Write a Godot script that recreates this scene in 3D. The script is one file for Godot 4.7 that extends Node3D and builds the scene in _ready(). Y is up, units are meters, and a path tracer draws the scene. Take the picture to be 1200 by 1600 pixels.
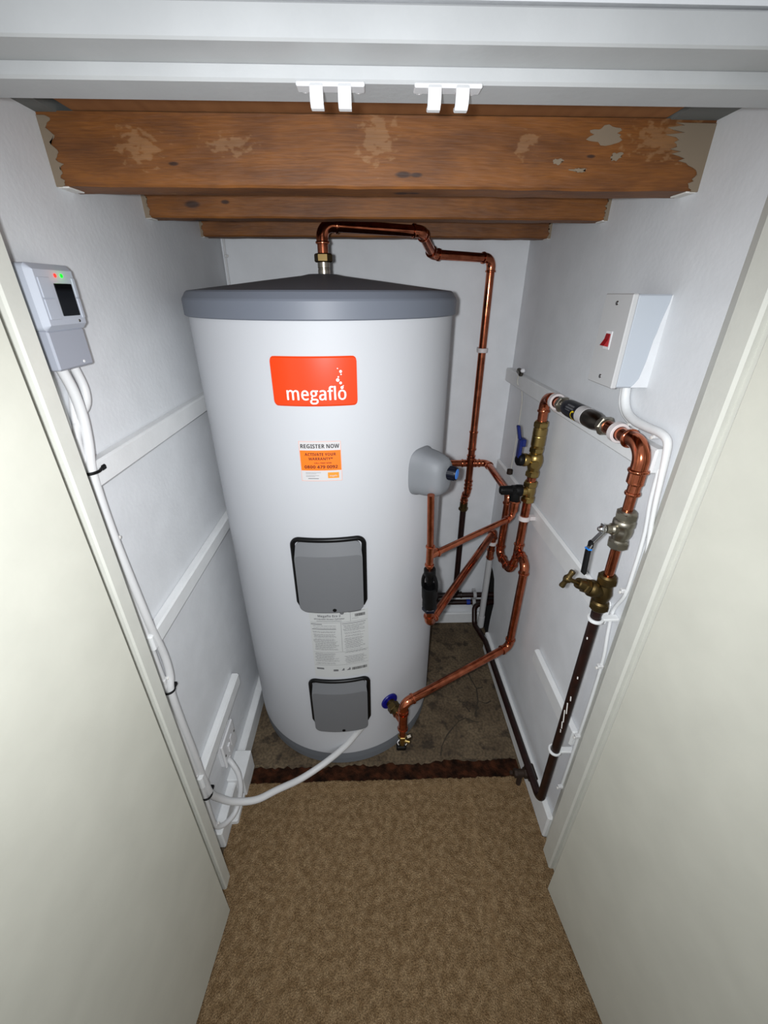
extends Node3D
# A hot-water cylinder in a small airing cupboard, seen between its two open doors by the light of the photographer's flash.

const XL := -0.397      # left wall
const XR := 0.433       # right wall
const ZB := -1.327      # back wall
const TC := Vector3(-0.1005, 0.0, -1.0077)   # cylinder axis
const TR := 0.2752      # cylinder radius

var mats := {}
var taken := {}
var rng := RandomNumberGenerator.new()

# ------------------------------------------------------------------ mesh builder
class MB:
	var v := PackedVector3Array()
	var n := PackedVector3Array()
	var u := PackedVector2Array()

	func tri(a: Vector3, b: Vector3, c: Vector3, na: Vector3, nb: Vector3, nc: Vector3, ua := Vector2.ZERO, ub := Vector2.ZERO, uc := Vector2.ZERO) -> void:
		# given counter-clockwise seen from outside; Godot wants clockwise
		v.append(a); v.append(c); v.append(b)
		n.append(na); n.append(nc); n.append(nb)
		u.append(ua); u.append(uc); u.append(ub)

	func quad(a: Vector3, b: Vector3, c: Vector3, d: Vector3, out: Vector3, uv := [Vector2(0, 0), Vector2(1, 0), Vector2(1, 1), Vector2(0, 1)]) -> void:
		var nn := (b - a).cross(c - a)
		if nn.length() < 1e-14:
			nn = (c - a).cross(d - a)
		nn = nn.normalized()
		if nn.dot(out) < 0.0:
			nn = -nn
			tri(a, c, b, nn, nn, nn, uv[0], uv[2], uv[1]); tri(a, d, c, nn, nn, nn, uv[0], uv[3], uv[2])
		else:
			tri(a, b, c, nn, nn, nn, uv[0], uv[1], uv[2]); tri(a, c, d, nn, nn, nn, uv[0], uv[2], uv[3])

	func face(a: Vector3, b: Vector3, c: Vector3, out: Vector3) -> void:
		var nn := (b - a).cross(c - a).normalized()
		if nn.dot(out) < 0.0:
			tri(a, c, b, -nn, -nn, -nn)
		else:
			tri(a, b, c, nn, nn, nn)

	# smooth quad with own normals, corner order counter-clockwise from outside
	func sq(a: Vector3, b: Vector3, c: Vector3, d: Vector3, na: Vector3, nb: Vector3, nc: Vector3, nd: Vector3) -> void:
		tri(a, b, c, na, nb, nc); tri(a, c, d, na, nc, nd)

	func box(c: Vector3, s: Vector3, bev := 0.0, b := Basis.IDENTITY) -> MB:
		var h := s * 0.5
		bev = minf(bev, minf(h.x, minf(h.y, h.z)) * 0.98)
		var p := func(sg: Vector3, ax: int) -> Vector3:
			var q := Vector3(h.x - bev, h.y - bev, h.z - bev)
			q[ax] = h[ax]
			return c + b * (q * sg)
		for ax in 3:
			var a1 := (ax + 1) % 3
			var a2 := (ax + 2) % 3
			for s0 in [-1.0, 1.0]:
				var q := []
				for k in [[-1.0, -1.0], [1.0, -1.0], [1.0, 1.0], [-1.0, 1.0]]:
					var sg := Vector3.ONE
					sg[ax] = s0; sg[a1] = k[0]; sg[a2] = k[1]
					q.append(p.call(sg, ax))
				var o := Vector3.ZERO
				o[ax] = s0
				var w := s[a1]; var hh := s[a2]
				quad(q[0], q[1], q[2], q[3], b * o, [Vector2(0, 0), Vector2(w, 0), Vector2(w, hh), Vector2(0, hh)])
				if bev > 0.0:
					for s1 in [-1.0, 1.0]:
						var e := []
						for k in [[ax, -1.0], [ax, 1.0], [a1, 1.0], [a1, -1.0]]:
							var sg := Vector3.ONE
							sg[ax] = s0; sg[a1] = s1; sg[a2] = k[1]
							e.append(p.call(sg, k[0]))
						var oo := Vector3.ZERO
						oo[ax] = s0; oo[a1] = s1
						quad(e[0], e[1], e[2], e[3], b * oo)
		if bev > 0.0:
			for sx in [-1.0, 1.0]:
				for sy in [-1.0, 1.0]:
					for sz in [-1.0, 1.0]:
						var sg := Vector3(sx, sy, sz)
						face(p.call(sg, 0), p.call(sg, 1), p.call(sg, 2), b * sg)
		return self

	func tube(path: PackedVector3Array, r: float, seg := 18, caps := true, radii := PackedFloat32Array()) -> MB:
		var m := path.size()
		var t0 := (path[1] - path[0]).normalized()
		var x := t0.cross(Vector3.UP if absf(t0.y) < 0.9 else Vector3.RIGHT).normalized()
		var rings := []
		var norms := []
		for i in m:
			var t: Vector3 = (path[mini(i + 1, m - 1)] - path[maxi(i - 1, 0)]).normalized()
			x = (x - t * x.dot(t)).normalized()
			var y := t.cross(x)
			var rr: float = radii[i] if radii.size() == m else r
			var ring := PackedVector3Array()
			var nr := PackedVector3Array()
			for k in seg:
				var a := TAU * k / seg
				var d := x * cos(a) + y * sin(a)
				nr.append(d)
				ring.append(path[i] + d * rr)
			rings.append(ring); norms.append(nr)
		for i in m - 1:
			for k in seg:
				var k2 := (k + 1) % seg
				sq(rings[i][k], rings[i][k2], rings[i + 1][k2], rings[i + 1][k], norms[i][k], norms[i][k2], norms[i + 1][k2], norms[i + 1][k])
		if caps:
			var e0 := -(path[1] - path[0]).normalized()
			var e1 := (path[m - 1] - path[m - 2]).normalized()
			for k in seg:
				var k2 := (k + 1) % seg
				tri(path[0], rings[0][k2], rings[0][k], e0, e0, e0)
				tri(path[m - 1], rings[m - 1][k], rings[m - 1][k2], e1, e1, e1)
		return self

	# profile of (radius, height) turned about the y axis of xf; smooth: normals averaged along the profile
	func lathe(pr: PackedVector2Array, xf := Transform3D.IDENTITY, seg := 32, smooth := false, facet := false) -> MB:
		var m := pr.size()
		var sn := []
		for i in m - 1:
			var d := pr[i + 1] - pr[i]
			sn.append(Vector2(d.y, -d.x).normalized())
		for i in m - 1:
			if pr[i].distance_to(pr[i + 1]) < 1e-9:
				continue
			var n0: Vector2 = sn[i]
			var n1: Vector2 = sn[i]
			if smooth:
				if i > 0 and sn[i - 1].dot(sn[i]) > 0.5:
					n0 = (sn[i - 1] + sn[i]).normalized()
				if i < m - 2 and sn[i + 1].dot(sn[i]) > 0.5:
					n1 = (sn[i + 1] + sn[i]).normalized()
			for k in seg:
				var a := TAU * k / seg
				var b := TAU * (k + 1) / seg
				var da := Vector3(cos(a), 0, -sin(a))
				var db := Vector3(cos(b), 0, -sin(b))
				var ma := da; var mb := db
				if facet:
					ma = (da + db).normalized(); mb = ma
				var A := xf * (da * pr[i].x + Vector3.UP * pr[i].y)
				var B := xf * (db * pr[i].x + Vector3.UP * pr[i].y)
				var C := xf * (db * pr[i + 1].x + Vector3.UP * pr[i + 1].y)
				var D := xf * (da * pr[i + 1].x + Vector3.UP * pr[i + 1].y)
				var bs := xf.basis
				var na := (bs * (ma * n0.x + Vector3.UP * n0.y)).normalized()
				var nb := (bs * (mb * n0.x + Vector3.UP * n0.y)).normalized()
				var nc := (bs * (mb * n1.x + Vector3.UP * n1.y)).normalized()
				var nd := (bs * (ma * n1.x + Vector3.UP * n1.y)).normalized()
				if pr[i].x > 1e-7:
					tri(A, B, C, na, nb, nc)
				if pr[i + 1].x > 1e-7:
					tri(A, C, D, na, nc, nd)
		return self

	# polygon in the xy plane of xf, given thickness d along +z, edges chamfered by bev on the +z side
	func prism(poly: PackedVector2Array, d: float, xf := Transform3D.IDENTITY, bev := 0.0) -> MB:
		if Geometry2D.is_polygon_clockwise(poly):
			poly = poly.duplicate()
			poly.reverse()
		var m := poly.size()
		var inner := PackedVector2Array()
		for i in m:
			var p0 := poly[(i + m - 1) % m]; var p1 := poly[i]; var p2 := poly[(i + 1) % m]
			var e0 := (p1 - p0).normalized(); var e1 := (p2 - p1).normalized()
			var m0 := Vector2(-e0.y, e0.x); var m1 := Vector2(-e1.y, e1.x)
			var mm := (m0 + m1)
			inner.append(p1 + mm / maxf(0.3, mm.length_squared() * 0.5) * bev)
		var idx := Geometry2D.triangulate_polygon(poly)
		var zb := (xf.basis * Vector3.BACK).normalized()
		for i in range(0, idx.size(), 3):
			for side in 2:
				var src := inner if side == 1 else poly
				var z := d if side == 1 else 0.0
				var q := []
				for k in 3:
					q.append(xf * Vector3(src[idx[i + k]].x, src[idx[i + k]].y, z))
				face(q[0], q[1], q[2], zb if side == 1 else -zb)
		for i in m:
			var j := (i + 1) % m
			var e := poly[j] - poly[i]
			var o := xf.basis * Vector3(e.y, -e.x, 0)
			var z1 := d - bev
			quad(xf * Vector3(poly[i].x, poly[i].y, 0), xf * Vector3(poly[j].x, poly[j].y, 0), xf * Vector3(poly[j].x, poly[j].y, z1), xf * Vector3(poly[i].x, poly[i].y, z1), o)
			if bev > 0.0:
				quad(xf * Vector3(poly[i].x, poly[i].y, z1), xf * Vector3(poly[j].x, poly[j].y, z1), xf * Vector3(inner[j].x, inner[j].y, d), xf * Vector3(inner[i].x, inner[i].y, d), o.normalized() + zb)
		return self

	func done(uv := true) -> ArrayMesh:
		var a := []
		a.resize(Mesh.ARRAY_MAX)
		a[Mesh.ARRAY_VERTEX] = v
		a[Mesh.ARRAY_NORMAL] = n
		if uv:
			a[Mesh.ARRAY_TEX_UV] = u
		var m := ArrayMesh.new()
		m.add_surface_from_arrays(Mesh.PRIMITIVE_TRIANGLES, a)
		return m

# ------------------------------------------------------------------ naming
func numbered(called: String) -> String:
	if not taken.has(called):
		taken[called] = 0
		return called
	taken[called] += 1
	return "%s_%03d" % [called, taken[called]]

func thing(called: String, label: String, category: String, at := Vector3.ZERO, group := "") -> Node3D:
	var o := Node3D.new()
	o.name = numbered(called)
	add_child(o)
	o.position = at
	tag(o, label, category, group)
	return o

func tag(o: Node, label: String, category: String, group := "") -> Node:
	o.set_meta("label", label)
	o.set_meta("category", category)
	if group:
		o.set_meta("group", group)
	return o

# one named mesh; its shape is given in world metres and brought into the parent's own place
func put(called: String, mb, m: Material, parent: Node3D = null) -> MeshInstance3D:
	var o := MeshInstance3D.new()
	var mesh: Mesh = mb.done() if mb is MB else mb
	o.mesh = mesh
	o.material_override = m
	o.cast_shadow = GeometryInstance3D.SHADOW_CASTING_SETTING_ON
	if parent == null:
		o.name = numbered(called)
		add_child(o)
	else:
		o.name = called
		parent.add_child(o, true)
		var off := Vector3.ZERO
		var q: Node = parent
		while q is Node3D and q != self:
			off += q.position
			q = q.get_parent()
		o.position = -off
	return o

func struct(called: String, mb, m: Material, parent: Node3D = null) -> MeshInstance3D:
	var o := put(called, mb, m, parent)
	o.set_meta("kind", "structure")
	return o

# ------------------------------------------------------------------ materials
func mat(key: String, c: Color, rough := 0.6, metal := 0.0, spec := 0.5) -> StandardMaterial3D:
	if mats.has(key):
		return mats[key]
	var m := StandardMaterial3D.new()
	m.resource_name = key
	m.albedo_color = c
	m.roughness = rough
	m.metallic = metal
	m.metallic_specular = spec
	mats[key] = m
	return m

func noise_tex(sd: int, freq: float, lo: Color, hi: Color, size := 512, oct := 4, normal := false, strength := 4.0) -> NoiseTexture2D:
	var f := FastNoiseLite.new()
	f.seed = sd
	f.noise_type = FastNoiseLite.TYPE_SIMPLEX_SMOOTH
	f.frequency = freq
	f.fractal_octaves = oct
	var t := NoiseTexture2D.new()
	t.width = size; t.height = size
	t.seamless = true
	t.noise = f
	if normal:
		t.as_normal_map = true
		t.bump_strength = strength
	else:
		var g := Gradient.new()
		g.set_color(0, lo); g.set_color(1, hi)
		t.color_ramp = g
	return t

func world_map(m: StandardMaterial3D, scale: Vector3) -> void:
	m.uv1_triplanar = true
	m.uv1_world_triplanar = true
	m.uv1_scale = scale
	m.uv1_triplanar_sharpness = 4.0

func painted(key: String, c: Color, rough: float, bump: float, scale := 3.0, sd := 3) -> StandardMaterial3D:
	if mats.has(key):
		return mats[key]
	var m := mat(key, c, rough)
	m.albedo_texture = noise_tex(sd, 0.006, Color(0.965, 0.965, 0.965), Color(1, 1, 1), 512, 4)
	m.normal_enabled = true
	m.normal_texture = noise_tex(sd + 1, 0.05, Color.BLACK, Color.WHITE, 512, 4, true, 3.0)
	m.normal_scale = bump
	world_map(m, Vector3.ONE * scale)
	return m

# wood grain running along u; stains keep their own outlines
func wood_image(w: int, h: int, sd: int, base: Color, dark: Color, stained: bool) -> ImageTexture:
	var f := FastNoiseLite.new(); f.seed = sd; f.frequency = 1.0; f.fractal_octaves = 4
	var g := FastNoiseLite.new(); g.seed = sd + 5; g.frequency = 1.0; g.fractal_octaves = 3
	var im := Image.create(w, h, false, Image.FORMAT_RGB8)
	var r := RandomNumberGenerator.new(); r.seed = sd
	var knots := []
	for i in 4:
		knots.append(Vector3(r.randf() * w, r.randf_range(0.15, 0.85) * h, r.randf_range(2.0, 4.2)))
	var smears := []
	if stained:
		smears = [[0.145, 0.45, 30.0, 38.0], [0.275, 0.42, 34.0, 22.0], [0.49, 0.3, 26.0, 60.0], [0.71, 0.38, 16.0, 26.0], [0.925, 0.3, 60.0, 40.0]]
	for y in h:
		for x in w:
			var wob := f.get_noise_2d(x * 0.0035, y * 0.02) * 1.6
			var ring := 0.5 + 0.5 * sin((float(y) / h * 7.0 + wob * 3.0) * TAU * 0.8)
			var fine := g.get_noise_2d(x * 0.012, y * 0.55)
			var blot := f.get_noise_2d(x * 0.006 + 90.0, y * 0.012)
			var t := clampf(0.28 + 0.14 * ring + 0.34 * fine + 0.50 * blot, 0.0, 1.0)
			var c := base.lerp(dark, t)
			for k in knots:
				var d := Vector2((x - k.x) * 0.6, y - k.y).length()
				if d < k.z * 2.2:
					c = c.lerp(Color(0.17, 0.085, 0.035), clampf(1.0 - (d - k.z) / (k.z * 1.2), 0.0, 0.85))
			for s in smears:
				var e := Vector2((x - s[0] * w) / s[2], (y - s[1] * h) / s[3]).length() + g.get_noise_2d(x * 0.05, y * 0.05) * 1.1
				if e < 1.0:
					c = c.lerp(Color(0.62, 0.50, 0.40), clampf((1.0 - e) * 1.1, 0.0, 0.42))
			im.set_pixel(x, y, c)
	im.generate_mipmaps()
	return ImageTexture.create_from_image(im)

func floor_image(size: int) -> ImageTexture:
	var f := FastNoiseLite.new(); f.seed = 77; f.frequency = 0.008; f.fractal_octaves = 5
	var g := FastNoiseLite.new(); g.seed = 78; g.frequency = 0.09; g.fractal_octaves = 3
	var im := Image.create(size, size, false, Image.FORMAT_RGB8)
	for y in size:
		for x in size:
			var t := clampf(0.5 + f.get_noise_2d(x, y) * 0.9, 0.0, 1.0)
			var c := Color(0.50, 0.455, 0.385).lerp(Color(0.38, 0.335, 0.275), t)
			var d := f.get_noise_2d(x * 2.0 + 700.0, y * 2.0)
			if d > 0.18:
				c = c.lerp(Color(0.19, 0.16, 0.13), clampf((d - 0.18) * 2.0, 0.0, 0.6))
			c = c.darkened(clampf(g.get_noise_2d(x, y) * 0.3, -0.1, 0.25))
			if g.get_noise_2d(x * 1.7 + 40.0, y * 1.7) > 0.52:
				c = c.lerp(Color(0.66, 0.63, 0.58), 0.4)
			im.set_pixel(x, y, c)
	im.generate_mipmaps()
	return ImageTexture.create_from_image(im)

func make_materials() -> void:
	painted("wall_paint", Color(0.86, 0.868, 0.878), 0.62, 0.09, 3.0, 3)
	painted("batten_paint", Color(0.88, 0.885, 0.885), 0.5, 0.12, 5.0, 21)
	painted("gloss_paint", Color(0.715, 0.722, 0.725), 0.42, 0.06, 4.0, 31)
	painted("frame_paint", Color(0.80, 0.80, 0.765), 0.42, 0.06, 4.0, 35)
	painted("door_paint", Color(0.755, 0.752, 0.705), 0.5, 0.03, 3.0, 41)
	mat("enamel", Color(0.722, 0.728, 0.742), 0.6)
	mats["enamel"].normal_enabled = true
	mats["enamel"].normal_texture = noise_tex(61, 0.06, Color.BLACK, Color.WHITE, 512, 3, true, 2.0)
	mats["enamel"].normal_scale = 0.08
	mats["enamel"].uv1_triplanar = true
	mats["enamel"].uv1_scale = Vector3.ONE * 6.0
	mat("lid_grey", Color(0.40, 0.42, 0.46), 0.5)
	mat("base_grey", Color(0.43, 0.445, 0.465), 0.6)
	mat("cover_grey", Color(0.40, 0.405, 0.415), 0.62)
	mat("housing_grey", Color(0.46, 0.47, 0.485), 0.6)
	mat("black_plastic", Color(0.035, 0.035, 0.038), 0.5, 0.0, 0.3)
	mat("black_rubber", Color(0.03, 0.03, 0.032), 0.35, 0.0, 0.35)
	mat("navy_plastic", Color(0.035, 0.05, 0.10), 0.4, 0.0, 0.35)
	mat("white_plastic", Color(0.85, 0.85, 0.855), 0.4)
	mat("clip_plastic", Color(0.80, 0.77, 0.765), 0.5)
	mat("cable_white", Color(0.80, 0.80, 0.80), 0.45)
	mat("cable_grey", Color(0.70, 0.69, 0.66), 0.5)
	mat("pipe_plastic", Color(0.66, 0.66, 0.66), 0.5)
	mat("timer_grey", Color(0.68, 0.70, 0.74), 0.45)
	mat("screen_black", Color(0.015, 0.016, 0.018), 0.08)
	mat("orange", Color(0.84, 0.23, 0.02), 0.28)
	mat("sticker_orange", Color(0.96, 0.44, 0.03), 0.5)
	mat("sticker_white", Color(0.76, 0.75, 0.75), 0.5)
	mat("label_white", Color(0.715, 0.72, 0.715), 0.55)
	mat("print_white", Color(0.93, 0.92, 0.92), 0.4)
	mat("print_black", Color(0.06, 0.05, 0.05), 0.5)
	mat("print_brown", Color(0.17, 0.025, 0.012), 0.5)
	mat("print_grey", Color(0.40, 0.40, 0.41), 0.5)
	mat("gold", Color(0.86, 0.55, 0.18), 0.4)
	mat("red_plastic", Color(0.55, 0.01, 0.05), 0.35)
	mat("blue_plastic", Color(0.02, 0.10, 0.36), 0.4)
	mat("collar_blue", Color(0.01, 0.03, 0.42), 0.35)
	mat("cap_blue", Color(0.22, 0.50, 0.86), 0.4)
	mat("blue_band", Color(0.08, 0.45, 0.80), 0.4)
	mat("yellow", Color(0.90, 0.78, 0.05), 0.45)
	mat("tape_blue", Color(0.06, 0.18, 0.55), 0.4)
	var copper := mat("copper", Color(0.80, 0.475, 0.35), 0.19, 1.0)
	copper.roughness_texture = noise_tex(51, 0.02, Color(0.55, 0.55, 0.55), Color(1, 1, 1), 256, 4)
	copper.albedo_texture = noise_tex(52, 0.015, Color(0.74, 0.68, 0.64), Color(1, 1, 1), 256, 4)
	world_map(copper, Vector3.ONE * 9.0)
	var fitting := mat("copper_fitting", Color(0.84, 0.51, 0.38), 0.14, 1.0)
	fitting.albedo_texture = copper.albedo_texture
	world_map(fitting, Vector3.ONE * 9.0)
	mat("brass", Color(0.60, 0.51, 0.31), 0.33, 1.0)
	mat("old_brass", Color(0.36, 0.30, 0.19), 0.42, 1.0)
	mat("steel", Color(0.66, 0.63, 0.58), 0.28, 1.0)
	mat("nickel", Color(0.60, 0.58, 0.53), 0.36, 1.0)
	mat("chrome", Color(0.80, 0.80, 0.80), 0.12, 1.0)
	mat("gunmetal", Color(0.36, 0.34, 0.31), 0.3, 1.0)
	var old := mat("old_pipe", Color(0.165, 0.068, 0.048), 0.40, 0.1)
	old.albedo_texture = noise_tex(53, 0.02, Color(0.6, 0.55, 0.5), Color(1, 1, 1), 256, 4)
	world_map(old, Vector3.ONE * 7.0)
	mat("rusty", Color(0.17, 0.115, 0.075), 0.65, 0.3)
	mat("void", Color(0.045, 0.04, 0.037), 0.95)
	mat("plaster", Color(0.50, 0.445, 0.375), 0.9)
	mat("old_plaster", Color(0.43, 0.44, 0.43), 0.95)
	mat("white_fleck", Color(0.88, 0.87, 0.85), 0.7)
	for k in 3:
		var m := mat("joist_%d" % k, Color(1, 1, 1), 0.62)
		m.albedo_texture = wood_image(1024 if k == 0 else 768, 160 if k == 0 else 96, 100 + k * 7, Color(0.505, 0.305, 0.105), Color(0.31, 0.172, 0.057), k == 0)
		m.normal_enabled = true
		m.normal_texture = noise_tex(70, 0.05, Color.BLACK, Color.WHITE, 256, 3, true, 3.0)
		m.normal_scale = 0.25
		m.texture_filter = BaseMaterial3D.TEXTURE_FILTER_LINEAR_WITH_MIPMAPS
	var b := mat("board", Color(1, 1, 1), 0.75)
	b.albedo_texture = wood_image(512, 128, 130, Color(0.60, 0.41, 0.245), Color(0.47, 0.30, 0.16), false)
	var fl := mat("concrete", Color(0.80, 0.755, 0.69), 0.85)
	fl.albedo_texture = floor_image(768)
	fl.normal_enabled = true
	fl.normal_texture = noise_tex(72, 0.03, Color.BLACK, Color.WHITE, 512, 5, true, 6.0)
	fl.normal_scale = 0.3
	world_map(fl, Vector3.ONE * 1.35)
	var ca := mat("carpet_pile", Color(1, 1, 1), 0.95, 0.0, 0.2)
	ca.albedo_texture = noise_tex(73, 0.02, Color(0.53, 0.425, 0.30), Color(0.73, 0.625, 0.485), 1024, 6)
	ca.detail_enabled = true
	ca.detail_blend_mode = BaseMaterial3D.BLEND_MODE_MUL
	ca.detail_albedo = noise_tex(74, 0.25, Color(0.62, 0.60, 0.58), Color(1, 1, 1), 512, 2)
	ca.normal_enabled = true
	ca.normal_texture = noise_tex(75, 0.25, Color.BLACK, Color.WHITE, 512, 3, true, 8.0)
	ca.normal_scale = 0.8
	world_map(ca, Vector3.ONE * 2.2)
	var re := mat("residue", Color(0.86, 0.84, 0.82), 0.9, 0.0, 0.2)
	re.albedo_texture = noise_tex(76, 0.011, Color(0.07, 0.045, 0.03), Color(0.37, 0.215, 0.14), 512, 6)
	re.normal_enabled = true
	re.normal_texture = fl.normal_texture
	world_map(re, Vector3.ONE * 4.0)
	mat("concrete_crack", Color(0.22, 0.19, 0.145), 0.95)

func M(key: String) -> StandardMaterial3D:
	assert(mats.has(key), key)
	return mats[key]

# ------------------------------------------------------------------ shape helpers
func along(p: Vector3, d: Vector3) -> Transform3D:
	var y := d.normalized()
	var x := y.cross(Vector3.BACK if absf(y.z) < 0.9 else Vector3.UP).normalized()
	return Transform3D(Basis(x, y, x.cross(y)), p)

func prof(list: Array) -> PackedVector2Array:
	var p := PackedVector2Array()
	for e in list:
		p.append(Vector2(e[0], e[1]))
	return p

func cyl(mb: MB, a: Vector3, b: Vector3, r: float, seg := 24, bev := 0.0) -> void:
	var l := a.distance_to(b)
	mb.lathe(prof([[0, 0], [r - bev, 0], [r, bev], [r, l - bev], [r - bev, l], [0, l]]), along(a, b - a), seg)

func hexnut(mb: MB, c: Vector3, d: Vector3, r: float, l: float) -> void:
	mb.lathe(prof([[0, -l / 2], [r * 0.86, -l / 2], [r, -l / 2 + r * 0.12], [r, l / 2 - r * 0.12], [r * 0.86, l / 2], [0, l / 2]]), along(c, d), 6, false, true)

func bead(mb: MB, c: Vector3, d: Vector3, r: float, h := 0.0022, w := 0.0028) -> void:
	mb.lathe(prof([[r * 0.9, -w], [r + h * 0.7, -w * 0.8], [r + h, 0], [r + h * 0.7, w * 0.8], [r * 0.9, w]]), along(c, d), 24, true)

func curve(pts: Array, step := 0.006) -> PackedVector3Array:
	var c := Curve3D.new()
	var m := pts.size()
	for i in m:
		var p: Vector3 = pts[i]
		var t := Vector3.ZERO
		if i > 0 and i < m - 1:
			var d: Vector3 = (pts[i + 1] - pts[i - 1]).normalized()
			c.add_point(p, -d * p.distance_to(pts[i - 1]) * 0.33, d * p.distance_to(pts[i + 1]) * 0.33)
		else:
			c.add_point(p, t, t)
	c.bake_interval = step
	return c.get_baked_points()

func arc(p0: Vector3, p: Vector3, p1: Vector3, rb: float, sock := 0.0) -> PackedVector3Array:
	var a := (p - p0).normalized()
	var b := (p1 - p).normalized()
	var th := a.angle_to(b)
	var t := rb * tan(th / 2.0)
	var s := p - a * t
	var cen := s + (b - a * a.dot(b)).normalized() * rb
	var out := PackedVector3Array()
	if sock > 0.0:
		out.append(s - a * sock)
	var ax := a.cross(b).normalized()
	for i in 11:
		out.append(cen + (s - cen).rotated(ax, th * i / 10.0))
	if sock > 0.0:
		out.append(p + b * (t + sock))
	return out

# a run of pipe through corner points: straight "pipe" parts and "elbow" fittings
func pipe_run(o: Node3D, pts: Array, r: float, rb: float, m: Material, mf: Material, fittings := true, open_start := false) -> void:
	var from: Vector3 = pts[0]
	for i in range(1, pts.size()):
		var to: Vector3 = pts[i]
		var stop := to
		if i < pts.size() - 1:
			var a: Vector3 = (to - pts[i - 1]).normalized()
			var b: Vector3 = (pts[i + 1] - to).normalized()
			var t := rb * tan(a.angle_to(b) / 2.0)
			stop = to - a * t
			var mb := MB.new()
			if fittings:
				var s := r * 0.75
				mb.tube(arc(pts[i - 1], to, pts[i + 1], rb, s), r * 1.1, 22, true)
				bead(mb, stop - a * s, a, r * 1.1)
				bead(mb, to + b * (t + s), b, r * 1.1)
				put("elbow", mb, mf, o)
			else:
				mb.tube(arc(pts[i - 1], to, pts[i + 1], rb), r, 20, false)
				put("bend", mb, m, o)
			if from.distance_to(stop) > 0.001:
				put("pipe", MB.new().tube(PackedVector3Array([from, stop]), r, 22), m, o)
			from = to + b * t
		elif from.distance_to(stop) > 0.001:
			put("pipe", MB.new().tube(PackedVector3Array([from, stop]), r, 22), m, o)

func coupling(o: Node3D, a: Vector3, b: Vector3, r: float, m: Material, called := "coupling") -> void:
	var mb := MB.new()
	cyl(mb, a, b, r * 1.1, 24)
	bead(mb, a, b - a, r * 1.1)
	bead(mb, b, b - a, r * 1.1)
	put(called, mb, m, o)

func tee(o: Node3D, c: Vector3, axis: Vector3, side: Vector3, r: float, m: Material, half := 0.024, reach := 0.024) -> void:
	var mb := MB.new()
	var a := axis.normalized(); var s := side.normalized()
	cyl(mb, c - a * half, c + a * half, r * 1.1)
	cyl(mb, c, c + s * reach, r * 1.1)
	for q in [-1.0, 1.0]:
		bead(mb, c + a * half * q, a, r * 1.1)
	bead(mb, c + s * reach, s, r * 1.1)
	put("tee", mb, m, o)

# plastic ring clip round a pipe, on a stub that reaches the wall
func ring_clip(label: String, c: Vector3, d: Vector3, r: float, wall: Vector3, m: Material, group: String, w := 0.012) -> void:
	var o := thing("pipe_clip", label, "clip", c, group)
	var mb := MB.new()
	mb.lathe(prof([[r + 0.0004, -w / 2], [r + 0.0036, -w / 2], [r + 0.0046, -w / 2 + 0.001], [r + 0.0046, w / 2 - 0.001], [r + 0.0036, w / 2], [r + 0.0004, w / 2], [r + 0.0004, -w / 2]]), along(c, d), 28)
	put("ring", mb, m, o)
	var to := wall - c
	var q := c + to.normalized() * (r + 0.002)
	var y := to.normalized()
	var x := d.normalized()
	put("stub", MB.new().box((q + wall) / 2.0, Vector3(w * 0.9, q.distance_to(wall), r * 1.4), 0.001, Basis(x, y, x.cross(y))), m, o)

# point on the cylinder's skin
func at_tank(az: float, y: float, r := TR) -> Vector3:
	var a := deg_to_rad(az)
	return TC + Vector3(sin(a) * r, y, cos(a) * r)

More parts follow.
